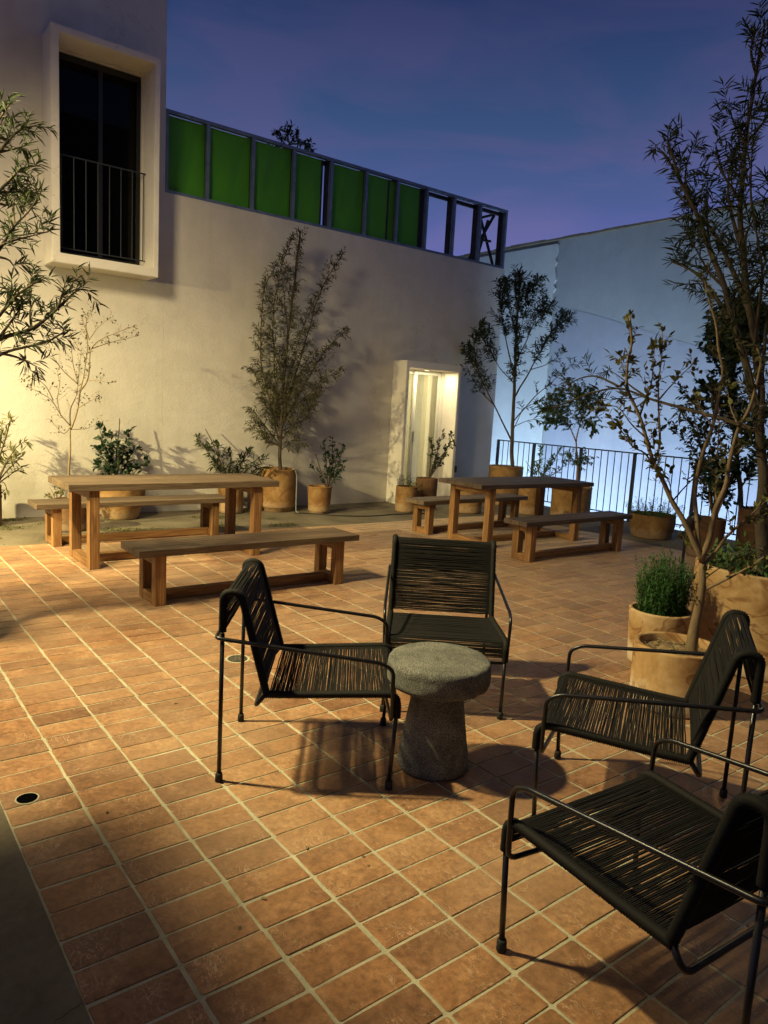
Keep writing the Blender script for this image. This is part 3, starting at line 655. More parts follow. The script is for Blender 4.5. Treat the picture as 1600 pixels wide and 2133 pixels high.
# ------------------------------------------------------------------ rope chairs
def make_chair(label, loc, rz):
    t = thing('rope_chair', label, 'chair', loc, rz, 'black rope lounge chairs round the stone table')
    hw = lambda x: .279+.0145*min(max(x/.68, 0), 1)
    # side profiles in (x, z)
    back = fillet([(0, 0, .60), (0, 0, .775), (.066, 0, .775), (.178, 0, .372)], [.05, .034, .04, .05], 7)
    seat = fillet([(.172, 0, .372), (.30, 0, .376), (.50, 0, .388), (.692, 0, .398), (.692, 0, .300)], [.05, .3, .3, .055, .05], 7)
    for s in (-1, 1):
        bm = bmesh.new(); tube(bm, [(0, s*hw(0), .02), (0, s*hw(0), .61)], .0086, 10); lg = link('leg', bm, M['black_metal'], t, smooth=True)
        bm = bmesh.new(); lathe(bm, [(.013, 0.0), (.0155, .003), (.0145, .028), (.0125, .036), (.0095, .037)], 12, cy=s*hw(0)); link('foot_cap', bm, M['rubber'], lg, smooth=True)
        bm = bmesh.new(); tube(bm, [(.676, s*hw(.68), .02), (.690, s*hw(.68), .31)], .0086, 10); lg = link('leg', bm, M['black_metal'], t, smooth=True)
        bm = bmesh.new(); lathe(bm, [(.013, 0.0), (.0155, .003), (.0145, .028), (.0125, .036), (.0095, .037)], 12, cx=.676, cy=s*hw(.68)); link('foot_cap', bm, M['rubber'], lg, smooth=True)
        # arm: from the middle of the rear bar, round the corner, forward, down and in under the seat front
        path = [(-.022, s*.02, .598), (-.022, s*.302, .598), (.62, s*.312, .528), (.668, s*.310, .500), (.672, s*.304, .288), (.66, s*.02, .276)]
        path = fillet(path, [0, .03, .05, .045, .035, 0], 6)
        bm = bmesh.new(); tube(bm, path, .0080, 10); link('arm', bm, M['black_metal'], t, smooth=True)
        # rope-wrapped side tubes: ridged every 5 mm
        for nm, prof in (('back_side', back), ('seat_side', seat)):
            pts = resample(prof, .0036); pts = [Vector((p.x, s*hw(p.x), p.z)) for p in pts]
            if nm == 'back_side': pts = pts[5:]
            bm = bmesh.new(); tube(bm, pts, [(.0132 if k % 2 else .0168)+random.uniform(-.0004, .0004) for k in range(len(pts))], 10)
            link(nm, bm, M['cord'], t, smooth=True)
    bm = bmesh.new(); pth = fillet([(.176, .285, .378), (.138, .287, .322), (.136, -.287, .322), (.176, -.285, .378)], [0, .05, .05, 0], 6)
    tube(bm, pth, .0092, 10); link('stretcher', bm, M['black_metal'], t, smooth=True)
    # cords strung from side to side
    def cords(name, prof, step, a0, a1, skip=0):
        bm = bmesh.new(); P = resample(prof, step)
        k0, k1 = int(len(P)*a0), int(len(P)*a1)
        for k in range(k0, k1):
            p = P[k]; q = P[min(k+1, len(P)-1)] - P[max(k-1, 0)]; tn = q.normalized(); nn = Vector((-tn.z, 0, tn.x))
            off = random.gauss(0, .0007); sag = random.uniform(-.006, .001); w0 = hw(p.x)
            j = [random.gauss(0, .0007) for _ in range(5)]
            for side in (1,):
                pts = []
                for i in range(7):
                    u = -1+i/3.0; kk = (1-u*u)
                    pts.append(Vector((p.x, u*w0, p.z)) + tn*(kk*off + (j[i % 5] if 0 < i < 6 else 0)) + nn*(kk*sag))
                tube(bm, pts, .0027, 5, False)
        return link(name, bm, M['cord'], t, smooth=True, stuff=True)
    cords('back_cords', back, .0051, .02, .97)
    cords('seat_cords', seat, .0053, .035, .97)
    return t
# foot positions give each chair's place and heading: origin = middle of the rear feet
def chair_pose(rear_a, front_a, rear_b=None, side=1, half=.279):
    ra, fa = Vector(rear_a), Vector(front_a); f = (fa-ra).normalized(); rz = math.atan2(f.y, f.x)
    left = Vector((-f.y, f.x)); o = ra + left*half*side
    return (o.x, o.y, 0), rz
pA = chair_pose((1.185, 2.52), (1.733, 2.118), side=1)
chA = make_chair('black rope chair on the left of the stone table, seen from its side', pA[0], math.atan2(-.39, .555)); 
for lab, rear, front, side in (
    ('black rope chair behind the stone table, facing the camera', (3.035, 2.895), (2.612, 2.366), -1),
    ('black rope chair on the right in front of the terracotta pots', (2.879, 1.339), (2.529, 1.923), 1),
    ('black rope chair nearest the camera at the bottom right corner', (1.44, .567), (1.485, 1.265), -1)):
    p, rz = chair_pose(rear, front, side=side)
    copy_tree(chA, None, p, rz, lab)

# ------------------------------------------------------------------ plants
PLANTS = {
 'sparse': ((2.073,8.200), [[0.016,[[-0.02,0.005,0.23],[-0.013,0.003,0.614],[0.003,-0.001,1.079]]],[0.01,[[0.003,-0.001,1.079],[0.055,-0.046,1.23],[0.075,-0.082,1.482],[0.112,-0.124,1.629],[0.114,-0.156,1.826],[0.142,-0.195,2.017],[0.064,-0.207,2.239]]],[0.009,[[0.075,-0.082,1.482],[0.146,-0.158,1.602],[0.141,-0.214,1.919],[0.215,-0.29,2.021],[0.334,-0.377,2.097],[0.501,-0.477,2.177]]],[0.008,[[0.003,-0.001,1.079],[-0.005,-0.017,1.296],[0.054,-0.051,1.45],[0.073,-0.075,1.661],[0.082,-0.096,1.858]]],[0.007,[[0.001,-0.004,1.12],[-0.102,-0.04,1.224],[-0.185,-0.081,1.38],[-0.301,-0.114,1.442],[-0.428,-0.144,1.503]]],[0.006,[[-0.185,-0.081,1.38],[-0.275,-0.163,1.541],[-0.401,-0.235,1.604],[-0.496,-0.316,1.621]]],[0.007,[[0.064,-0.063,1.559],[-0.1,-0.046,1.702],[-0.191,-0.046,1.846],[-0.225,-0.061,2.024]]],[0.006,[[0.064,-0.064,1.561],[0.033,0.045,1.822],[0.04,0.144,2.019],[0.037,0.245,2.113]]],[0.006,[[0.141,-0.214,1.919],[0.355,-0.196,2.018],[0.538,-0.17,2.067],[0.66,-0.128,2.121]]],[0.006,[[0.142,-0.195,2.017],[0.114,-0.124,2.177],[0.211,-0.085,2.337],[0.278,-0.038,2.412]]],[0.005,[[0.142,-0.195,2.017],[0.209,-0.279,2.156],[0.28,-0.363,2.231],[0.327,-0.442,2.218]]],[0.005,[[0.003,-0.001,1.079],[0.18,-0.032,1.096],[0.277,-0.043,1.166]]],[0.005,[[0.002,-0.003,1.105],[-0.074,-0.037,1.014],[-0.152,-0.071,1.104],[-0.207,-0.111,1.164]]],[0.005,[[0.146,-0.158,1.602],[0.205,-0.291,1.611],[0.263,-0.424,1.592]]],[0.005,[[0.061,-0.057,1.31],[0.152,-0.222,1.395],[0.186,-0.373,1.45]]],[0.005,[[-0.102,-0.04,1.224],[-0.156,-0.095,1.401],[-0.139,-0.168,1.549],[-0.175,-0.228,1.691]]],[0.005,[[0.114,-0.156,1.826],[0.072,0.009,1.958],[0.065,0.165,2.112]]]]),
 'glossy': ((2.800,8.820), [[0.012,[[-0.059,0.019,0.342],[-0.025,0.077,0.798],[0.03,0.129,1.186]]],[0.01,[[-0.059,0.019,0.342],[-0.134,0.107,0.794],[-0.203,0.193,1.084]]],[0.009,[[-0.059,0.019,0.343],[0.113,0.027,0.745],[0.211,0.059,0.83]]],[0.009,[[-0.054,0.019,0.352],[0.129,-0.104,0.555],[0.222,-0.197,0.719]]],[0.008,[[-0.054,0.026,0.399],[-0.16,0.019,0.688],[-0.281,0.018,0.829]]],[0.008,[[-0.05,0.033,0.456],[0.065,0.023,0.918],[0.104,0.038,1.032]]],[0.008,[[-0.05,0.033,0.456],[-0.093,0.095,0.853],[-0.069,0.137,0.993]]],[0.008,[[-0.068,0.03,0.401],[-0.164,0.135,0.562],[-0.18,0.214,0.641]]],[0.008,[[-0.01,-0.011,0.401],[0.105,0.033,0.541],[0.149,0.098,0.622]]],[0.008,[[-0.05,0.033,0.456],[-0.038,-0.057,0.695],[-0.079,-0.131,0.899]]]]),
 'spreading': ((4.250,8.850), [[0.012,[[-0.004,0.002,0.303],[-0.14,0.102,0.74],[-0.283,0.206,1.089]]],[0.01,[[-0.005,0.003,0.307],[-0.186,0.147,0.672],[-0.353,0.284,0.963]]],[0.01,[[-0.004,0.002,0.303],[-0.112,0.056,0.681],[-0.182,0.092,0.898]]],[0.009,[[-0.004,0.002,0.303],[-0.053,-0.082,0.631],[-0.11,-0.161,0.837]]],[0.01,[[-0.004,0.002,0.303],[0.124,-0.068,0.66],[0.2,-0.114,0.855]]],[0.009,[[0.003,-0.002,0.323],[0.13,-0.199,0.61],[0.219,-0.379,0.783]]],[0.009,[[0.007,-0.008,0.333],[0.331,-0.019,0.493],[0.534,0.028,0.584]]],[0.008,[[0.007,-0.004,0.335],[-0.076,0.158,0.575],[-0.118,0.299,0.69]]],[0.008,[[0.017,-0.009,0.337],[0.108,-0.037,0.562],[0.139,-0.036,0.721]]],[0.008,[[0.002,0.006,0.35],[-0.087,-0.018,0.498],[-0.197,-0.032,0.576]]],[0.008,[[0.019,-0.027,0.36],[0.209,0.018,0.458],[0.349,0.087,0.514]]]]),
 'tall': ((4.950,8.850), [[0.026,[[0.037,-0.021,0.422],[0.013,-0.007,0.818],[0.018,-0.01,1.212],[0.025,-0.014,1.73],[0.06,-0.034,2.37],[0.107,-0.06,2.999],[0.155,-0.087,3.691]]],[0.014,[[0.014,-0.008,0.885],[-0.1,0.071,1.399],[-0.241,0.164,2.031],[-0.235,0.176,2.662],[-0.201,0.172,3.039],[-0.074,0.116,3.268]]],[0.015,[[0.016,-0.009,1.082],[0.172,-0.017,1.74],[0.355,-0.041,2.399],[0.513,-0.05,2.992],[0.734,-0.095,3.415],[0.848,-0.08,3.549]]],[0.013,[[0.047,-0.011,1.21],[0.339,-0.055,1.75],[0.636,-0.101,2.262],[0.928,-0.145,2.531]]],[0.012,[[0.017,-0.009,1.083],[-0.079,0.047,1.851],[-0.125,0.074,2.669],[-0.047,0.033,3.233],[0.052,-0.02,3.609]]],[0.011,[[0.019,-0.011,1.278],[0.32,-0.223,1.622],[0.626,-0.439,1.978]]],[0.011,[[0.016,-0.009,1.081],[-0.175,0.149,1.587],[-0.303,0.271,1.9]]],[0.01,[[0.014,-0.008,0.884],[-0.211,0.082,1.2],[-0.375,0.139,1.385]]],[0.01,[[0.015,-0.008,0.951],[0.131,-0.248,1.292],[0.266,-0.498,1.562]]],[0.01,[[0.02,-0.011,1.343],[0.072,-0.107,1.989],[0.175,-0.232,2.498],[0.235,-0.333,2.747]]],[0.009,[[0.017,-0.009,1.083],[-0.067,0.199,1.396],[-0.15,0.406,1.583]]],[0.009,[[0.017,-0.009,1.083],[-0.013,-0.228,1.477],[0.01,-0.477,1.796]]],[0.009,[[0.013,-0.007,0.819],[0.059,-0.267,1.002],[0.068,-0.506,0.955]]],[0.009,[[0.014,-0.008,0.885],[-0.066,0.102,0.941],[-0.137,0.207,0.965]]],[0.009,[[0.025,-0.014,1.73],[-0.119,-0.047,2.101],[-0.277,-0.072,2.334]]],[0.009,[[0.03,-0.03,1.472],[0.191,-0.102,1.87],[0.416,-0.211,2.143]]],[0.008,[[0.017,-0.01,1.147],[-0.06,0.019,1.532],[-0.159,0.06,1.846]]],[0.008,[[0.06,-0.034,2.37],[-0.034,-0.062,2.856],[-0.037,-0.141,3.215]]],[0.008,[[0.017,-0.009,1.083],[0.439,0.011,1.291],[0.703,0.12,1.839]]],[0.008,[[0.016,-0.009,1.016],[-0.301,0.012,1.073],[-0.45,-0.062,1.2]]]]),
 'small': ((5.400,8.470), [[0.01,[[0.094,-0.06,0.315],[-0.007,-0.011,0.59],[-0.088,0.025,0.817]]],[0.01,[[0.094,-0.06,0.315],[0.038,-0.077,0.728],[-0.024,-0.091,0.99]]],[0.01,[[0.094,-0.06,0.315],[0.156,-0.076,0.728],[0.139,-0.041,1.022]]],[0.009,[[0.095,-0.06,0.32],[0.201,-0.168,0.67],[0.205,-0.21,0.937]]],[0.008,[[0.099,-0.065,0.334],[0.194,-0.151,0.57],[0.237,-0.204,0.72]]],[0.008,[[0.098,-0.063,0.329],[-0.011,0.05,0.517],[-0.045,0.116,0.61]]],[0.008,[[0.106,-0.063,0.394],[0.097,-0.089,0.63],[0.053,-0.093,0.828]]],[0.008,[[0.106,-0.063,0.396],[0.181,-0.1,0.697],[0.191,-0.096,0.862]]]]),
 'doorbush': ((7.320,8.450), [[0.01,[[0.02,-0.017,0.428],[0.047,-0.005,0.796],[0.086,-0.003,0.943],[0.054,0.06,1.033]]],[0.01,[[0.02,-0.017,0.43],[0.071,-0.097,0.731],[0.079,-0.139,0.99],[0.09,-0.184,1.174]]],[0.009,[[0.021,-0.019,0.436],[0.135,-0.156,0.736],[0.186,-0.239,0.962],[0.189,-0.28,1.161]]],[0.009,[[0.023,-0.021,0.44],[0.085,-0.11,0.659],[0.12,-0.177,0.702]]],[0.008,[[0.026,-0.027,0.467],[0.156,-0.104,0.805],[0.318,-0.21,0.998]]],[0.008,[[0.023,-0.016,0.465],[0.081,-0.052,0.727],[0.194,-0.134,0.844]]]]),
 'right': ((9.000,8.400), [[0.034,[[0.076,-0.082,0.533],[0.046,-0.049,0.89],[0.031,-0.033,1.363],[0.018,-0.019,1.987],[-0.009,0.009,2.754],[-0.016,0.017,3.359],[-0.009,0.009,3.695]]],[0.016,[[0.041,-0.044,1.048],[-0.224,0.163,1.62],[-0.444,0.322,2.071],[-0.585,0.396,2.559],[-0.56,0.292,2.898]]],[0.014,[[0.015,-0.016,2.064],[-0.162,0.107,2.743],[-0.289,0.177,3.336],[-0.307,0.131,3.553]]],[0.016,[[0.023,-0.024,1.754],[0.114,-0.248,2.225],[0.224,-0.492,2.757],[0.265,-0.662,3.086]]],[0.012,[[0.031,-0.033,1.364],[0.222,-0.254,1.77],[0.407,-0.468,2.054],[0.611,-0.703,2.374]]],[0.008,[[0.033,-0.036,1.285],[0.061,-0.334,1.418],[0.126,-0.671,1.475]]],[0.012,[[0.007,-0.008,2.296],[0.224,-0.124,2.925],[0.387,-0.183,3.395]]],[0.011,[[-0.009,0.009,2.755],[0.003,0.229,3.225],[0.067,0.392,3.669]]],[0.01,[[0.018,-0.019,1.987],[-0.108,0.293,2.289],[-0.181,0.549,2.758],[-0.072,0.61,2.85]]],[0.009,[[-0.224,0.163,1.62],[-0.33,0.414,1.843],[-0.448,0.679,2.267]]],[0.01,[[-0.013,0.014,3.133],[0.272,-0.022,3.469],[0.474,0.031,3.731]]],[0.008,[[0.036,-0.038,1.206],[-0.009,-0.273,1.606],[0.094,-0.665,1.774]]],[0.009,[[0.114,-0.248,2.225],[0.226,-0.492,2.308],[0.328,-0.725,2.5]]],[0.008,[[-0.003,0.004,2.602],[0.212,0.046,3.162],[0.354,0.167,3.573]]],[0.008,[[0.224,-0.492,2.757],[0.406,-0.525,2.849],[0.581,-0.552,3.055]]],[0.008,[[-0.196,0.141,1.559],[-0.305,0.205,1.732],[-0.497,0.359,1.873]]],[0.008,[[-0.014,0.015,3.208],[0.052,0.204,3.535],[0.196,0.31,3.779]]],[0.008,[[-0.009,0.01,2.831],[0.24,-0.187,3.15],[0.427,-0.316,3.24]]],[0.008,[[-0.444,0.322,2.071],[-0.505,0.574,2.378],[-0.477,0.73,2.501]]]]),
 'raillow': ((8.550,7.450), [[0.008,[[0.022,-0.025,0.449],[-0.047,-0.009,0.706],[-0.131,0.024,0.812]]],[0.008,[[0.022,-0.025,0.449],[0.027,-0.125,0.79],[-0.009,-0.177,1.011]]],[0.008,[[0.022,-0.027,0.458],[0.182,-0.229,0.763],[0.229,-0.299,1.023]]],[0.008,[[0.027,-0.034,0.468],[0.187,-0.328,0.664],[0.232,-0.491,0.896]]],[0.007,[[0.022,-0.026,0.454],[0.11,-0.163,0.647],[0.151,-0.247,0.837]]],[0.007,[[0.022,-0.036,0.488],[0.1,0.016,0.628],[0.147,0.102,0.768]]]]),
 'railtree': ((9.000,7.020), [[0.024,[[0.046,-0.059,0.495],[0.026,-0.033,0.857],[-0.003,0.004,1.144]]],[0.012,[[-0.003,0.004,1.144],[-0.108,0.084,1.388],[-0.255,0.218,1.627],[-0.354,0.289,1.763]]],[0.012,[[-0.003,0.004,1.144],[-0.063,-0.079,1.434],[-0.127,-0.157,1.716],[-0.257,-0.149,1.917]]],[0.009,[[-0.108,0.084,1.388],[-0.284,0.088,1.489],[-0.513,0.159,1.407]]],[0.009,[[-0.063,-0.079,1.434],[-0.074,-0.226,1.511],[-0.073,-0.389,1.345]]],[0.009,[[-0.122,0.097,1.411],[-0.084,0.185,1.707],[-0.073,0.31,1.921]]],[0.009,[[-0.079,-0.099,1.505],[-0.038,-0.217,1.722],[0.01,-0.346,1.763]]],[0.008,[[0.03,-0.038,0.785],[-0.065,-0.019,0.82],[-0.14,-0.025,0.893]]],[0.008,[[0.032,-0.041,0.749],[-0.03,-0.158,0.833],[-0.117,-0.243,0.912]]],[0.008,[[-0.102,0.143,1.565],[-0.13,0.414,1.625],[-0.107,0.619,1.582]]],[0.008,[[-0.108,-0.135,1.636],[-0.235,-0.009,1.846],[-0.282,0.013,1.983]]],[0.008,[[-0.111,-0.138,1.648],[-0.144,-0.239,1.856],[-0.197,-0.313,1.923]]]]),
 'bare': ((3.610,2.020), [[0.034,[[0.033,-0.059,0.276],[0.033,-0.059,0.404],[0.037,-0.067,0.538],[0.041,-0.073,0.67],[0.034,-0.061,0.797]]],[0.017,[[0.034,-0.061,0.797],[0.011,-0.049,0.848],[-0.025,-0.014,0.929],[-0.064,0.027,1.024],[-0.103,0.068,1.103],[-0.141,0.105,1.213],[-0.181,0.148,1.292],[-0.217,0.183,1.399],[-0.245,0.203,1.509],[-0.273,0.224,1.58],[-0.309,0.261,1.666],[-0.33,0.267,1.742],[-0.343,0.261,1.835],[-0.348,0.241,1.885],[-0.368,0.248,2.034]]],[0.008,[[-0.181,0.148,1.292],[-0.157,0.14,1.38],[-0.151,0.163,1.536],[-0.145,0.186,1.667],[-0.136,0.205,1.734],[-0.12,0.209,1.843],[-0.11,0.226,1.977]]],[0.006,[[-0.255,0.211,1.535],[-0.225,0.209,1.618],[-0.193,0.202,1.708],[-0.174,0.219,1.795],[-0.154,0.235,1.907]]],[0.005,[[-0.147,0.179,1.627],[-0.07,0.144,1.733],[0.011,0.101,1.828]]],[0.005,[[-0.225,0.189,1.432],[-0.322,0.226,1.5],[-0.411,0.247,1.593],[-0.515,0.297,1.562]]],[0.014,[[0.011,-0.049,0.848],[0.017,-0.016,0.994],[0.022,0.016,1.121],[0.04,0.027,1.189],[0.061,0.033,1.32],[0.087,0.029,1.422],[0.117,0.018,1.499],[0.141,0.017,1.603],[0.166,0.015,1.785],[0.159,0.071,1.914],[0.172,0.089,2.038],[0.162,0.151,2.19],[0.159,0.199,2.308]]],[0.018,[[0.025,-0.056,0.818],[0.032,-0.089,0.921],[0.026,-0.1,1.022],[0.021,-0.11,1.106],[0.026,-0.14,1.209],[0.015,-0.141,1.305],[0.022,-0.174,1.508],[0.031,-0.211,1.593],[0.028,-0.226,1.728],[0.025,-0.24,1.845],[0.003,-0.222,1.892]]],[0.008,[[0.021,-0.11,1.106],[0.056,-0.071,1.18],[0.105,-0.056,1.24]]],[0.008,[[-0.064,0.027,1.024],[-0.231,0.171,1.357],[-0.323,0.182,1.368],[-0.411,0.186,1.439],[-0.51,0.21,1.519]]],[0.012,[[0.035,-0.063,0.772],[0.099,-0.095,0.851],[0.152,-0.107,0.924],[0.207,-0.124,0.973],[0.276,-0.165,1.053],[0.346,-0.208,1.141]]],[0.004,[[0.207,-0.124,0.973],[0.283,-0.157,1.005],[0.368,-0.207,1.086]]],[0.01,[[0.04,-0.072,0.639],[0.07,-0.193,0.735],[0.085,-0.289,0.815],[0.089,-0.364,0.887]]],[0.004,[[0.039,-0.07,0.695],[0.104,-0.118,0.77],[0.169,-0.165,0.81],[0.253,-0.247,0.835]]],[0.004,[[0.01,-0.048,0.849],[-0.016,-0.002,0.893],[-0.034,0.031,0.909]]],[0.005,[[-0.103,0.068,1.103],[-0.016,0.049,1.192],[0.067,0.037,1.256],[0.15,0.024,1.321]]],[0.004,[[-0.103,0.068,1.103],[-0.2,0.036,1.222],[-0.316,0.038,1.272]]],[0.005,[[0.117,0.018,1.499],[0.179,0.112,1.573],[0.242,0.203,1.678]]],[0.005,[[0.022,-0.174,1.508],[0.04,-0.103,1.601],[0.072,-0.058,1.722]]],[0.004,[[-0.323,0.265,1.719],[-0.339,0.292,1.79],[-0.347,0.307,1.838]]],[0.004,[[-0.217,0.183,1.399],[-0.155,0.175,1.445],[-0.108,0.193,1.508]]],[0.004,[[-0.273,0.224,1.58],[-0.206,0.206,1.628],[-0.173,0.251,1.704]]]]),
 'big': ((4.770,2.130), [[0.046,[[-0.002,0.005,0.523],[-0.027,0.06,0.876],[-0.036,0.08,1.183],[-0.058,0.13,1.483],[-0.07,0.157,1.782]]],[0.03,[[-0.058,0.13,1.483],[-0.062,0.244,1.842],[-0.072,0.372,2.147],[-0.069,0.469,2.396],[-0.078,0.594,2.651],[-0.103,0.756,2.976],[-0.112,0.881,3.182],[-0.109,0.981,3.405]]],[0.028,[[-0.07,0.157,1.782],[-0.101,0.268,2.227],[-0.123,0.358,2.613],[-0.126,0.404,2.909],[-0.116,0.423,3.258],[-0.096,0.419,3.681],[-0.074,0.411,3.933]]],[0.02,[[-0.101,0.268,2.227],[-0.075,0.537,2.704],[-0.028,0.758,2.93],[0.037,0.938,3.068]]],[0.018,[[-0.072,0.372,2.147],[-0.083,0.56,2.402],[-0.079,0.715,2.542],[-0.075,0.868,2.607]]],[0.015,[[-0.058,0.13,1.483],[-0.067,0.396,1.561],[-0.08,0.67,1.613],[-0.088,0.932,1.672],[-0.089,1.181,1.753],[-0.091,1.431,1.702],[-0.129,1.76,1.572]]],[0.014,[[-0.123,0.358,2.613],[-0.083,0.514,2.937],[-0.001,0.575,3.203],[0.121,0.546,3.493]]],[0.014,[[-0.07,0.157,1.782],[-0.075,0.167,2.224],[-0.074,0.165,2.653],[-0.111,0.25,2.997]]],[0.014,[[-0.087,0.216,2.018],[-0.224,0.156,2.459],[-0.393,0.166,2.732]]],[0.012,[[-0.116,0.423,3.258],[-0.059,0.54,3.415],[0.006,0.64,3.56]]],[0.012,[[-0.078,0.594,2.651],[0.031,0.72,2.904],[0.164,0.788,3.131]]],[0.012,[[-0.126,0.404,2.909],[-0.096,0.583,3.154],[-0.028,0.675,3.338]]],[0.012,[[-0.116,0.423,3.258],[0.019,0.366,3.42],[0.11,0.409,3.655]]],[0.012,[[-0.106,0.289,2.315],[0.021,0.248,2.506],[0.139,0.231,2.641]]],[0.012,[[-0.069,0.469,2.396],[0.052,0.689,2.559],[0.163,0.932,2.866]]],[0.012,[[-0.096,0.419,3.681],[-0.075,0.495,3.85],[-0.011,0.475,4.03]]],[0.01,[[-0.103,0.756,2.976],[-0.0,0.893,3.178],[0.139,0.95,3.412]]],[0.01,[[-0.089,1.181,1.753],[-0.0,1.472,1.846],[0.103,1.732,1.815],[0.185,2.037,1.697]]],[0.01,[[-0.088,0.932,1.672],[0.064,1.207,1.78],[0.208,1.496,1.898]]],[0.01,[[-0.064,0.143,1.633],[-0.267,0.23,2.061],[-0.426,0.219,2.269]]],[0.01,[[-0.388,0.166,2.724],[-0.364,0.235,2.939],[-0.319,0.258,3.169]]],[0.01,[[-0.112,0.881,3.182],[-0.071,1.034,3.348],[-0.009,1.142,3.451]]],[0.01,[[-0.123,0.358,2.613],[-0.202,0.289,2.733],[-0.264,0.183,2.814]]],[0.01,[[-0.072,0.372,2.147],[0.023,0.405,2.403],[0.152,0.36,2.659]]]]),
 'round': ((8.400,3.850), [[0.03,[[-0.098,0.214,0.498],[-0.128,0.279,0.905],[-0.174,0.38,1.443],[-0.21,0.457,1.978],[-0.224,0.49,2.509]]],[0.015,[[-0.21,0.457,1.977],[-0.423,0.501,2.333],[-0.613,0.491,2.624]]],[0.015,[[-0.213,0.464,2.086],[-0.342,0.319,2.491],[-0.495,0.227,2.772]]],[0.012,[[-0.219,0.477,2.299],[-0.367,0.482,2.599],[-0.503,0.462,2.788]]],[0.012,[[-0.174,0.379,1.44],[-0.186,0.576,1.706],[-0.201,0.777,1.976]]],[0.012,[[-0.216,0.47,2.192],[-0.244,0.197,2.393],[-0.342,0.072,2.581]]],[0.012,[[-0.128,0.279,0.905],[-0.383,0.396,1.114],[-0.577,0.376,0.901]]],[0.012,[[-0.12,0.262,0.796],[-0.078,0.162,1.081],[-0.052,0.096,1.303]]],[0.012,[[-0.222,0.483,2.404],[-0.291,0.393,2.655],[-0.397,0.384,2.795]]],[0.01,[[-0.518,0.496,2.48],[-0.367,0.643,2.554],[-0.195,0.747,2.414]]],[0.01,[[-0.217,0.461,2.199],[-0.293,0.265,2.287],[-0.402,0.139,2.728]]],[0.01,[[-0.214,0.462,2.091],[-0.263,0.596,2.189],[-0.279,0.658,2.296]]],[0.01,[[-0.151,0.329,1.173],[0.005,0.251,1.455],[0.144,0.211,1.679]]],[0.01,[[-0.128,0.279,0.905],[-0.209,0.369,0.841],[-0.265,0.403,0.671]]]]),
 'mid': ((8.050,4.330), [[0.014,[[0.035,-0.064,0.393],[0.107,0.076,0.875],[0.119,0.329,1.415],[0.142,0.56,1.688]]],[0.014,[[0.035,-0.064,0.393],[0.005,-0.022,0.998],[-0.005,-0.015,1.541],[-0.056,0.067,1.965]]],[0.012,[[0.035,-0.064,0.393],[-0.098,0.036,0.993],[-0.269,0.21,1.305],[-0.407,0.32,1.43]]],[0.012,[[0.035,-0.064,0.393],[0.082,-0.203,1.016],[0.078,-0.245,1.556],[0.062,-0.266,1.872]]],[0.01,[[0.035,-0.065,0.395],[-0.07,-0.131,0.902],[-0.148,-0.246,1.182],[-0.222,-0.37,1.347]]],[0.01,[[0.035,-0.064,0.394],[-0.039,0.006,0.72],[-0.103,0.058,0.963]]],[0.01,[[0.112,0.175,1.086],[-0.078,0.316,1.742],[-0.198,0.325,1.9]]],[0.009,[[0.005,-0.022,0.998],[0.065,0.195,1.533],[0.138,0.389,1.806]]],[0.009,[[-0.003,-0.016,1.435],[0.174,-0.067,1.712],[0.256,0.06,1.93]]],[0.009,[[0.027,-0.053,0.559],[0.058,-0.112,0.732],[0.083,-0.161,0.903]]]]),
 'left': ((0.480,4.900), [[0.045,[[0.153,-0.015,0.6],[0.179,-0.018,1.226],[0.216,-0.021,1.778],[0.239,-0.023,2.313],[0.271,-0.027,2.706],[0.324,-0.032,3.023]]],[0.016,[[0.212,-0.021,1.724],[0.353,-0.105,1.91],[0.427,-0.183,2.021],[0.5,-0.261,2.09],[0.51,-0.332,2.098]]],[0.018,[[0.205,-0.02,1.615],[0.357,-0.065,1.785],[0.503,-0.109,1.831],[0.653,-0.153,1.97],[0.765,-0.193,2.107],[0.803,-0.227,2.095]]],[0.014,[[0.199,-0.02,1.532],[0.354,-0.074,1.694],[0.498,-0.126,1.742],[0.593,-0.175,1.777],[0.675,-0.221,1.844]]],[0.01,[[0.354,-0.074,1.694],[0.464,-0.034,1.677],[0.578,0.005,1.629]]],[0.014,[[0.23,-0.023,2.101],[0.363,-0.08,2.274],[0.431,-0.13,2.41],[0.497,-0.181,2.493],[0.55,-0.23,2.599]]],[0.012,[[0.232,-0.023,2.154],[0.362,-0.089,2.299],[0.475,-0.154,2.349],[0.589,-0.22,2.395]]],[0.014,[[0.25,-0.024,2.445],[0.389,0.036,2.615],[0.505,0.099,2.786],[0.625,0.162,2.841]]],[0.014,[[0.265,-0.026,2.629],[0.368,-0.108,2.813],[0.452,-0.188,2.916],[0.521,-0.267,2.934]]],[0.012,[[0.284,-0.028,2.786],[0.359,-0.17,2.946],[0.383,-0.308,3.001]]],[0.01,[[0.431,-0.13,2.41],[0.444,-0.003,2.566],[0.508,0.12,2.71]]],[0.01,[[0.389,0.036,2.615],[0.468,0.048,2.634],[0.574,0.057,2.658]]],[0.01,[[0.519,-0.113,1.846],[0.534,0.033,1.954],[0.605,0.174,2.045]]],[0.01,[[0.653,-0.153,1.97],[0.673,-0.184,2.067],[0.679,-0.214,2.12]]],[0.01,[[0.357,-0.065,1.785],[0.456,0.047,1.918],[0.519,0.161,1.99]]],[0.01,[[0.334,-0.067,2.236],[0.422,-0.029,2.237],[0.455,0.014,2.206]]],[0.01,[[0.39,-0.144,1.965],[0.401,-0.057,2.069],[0.442,0.026,2.082]]],[0.01,[[0.358,-0.1,2.795],[0.455,-0.036,2.851],[0.545,0.029,2.914]]],[0.01,[[0.334,0.012,2.547],[0.432,0.001,2.538],[0.533,-0.011,2.583]]]]),
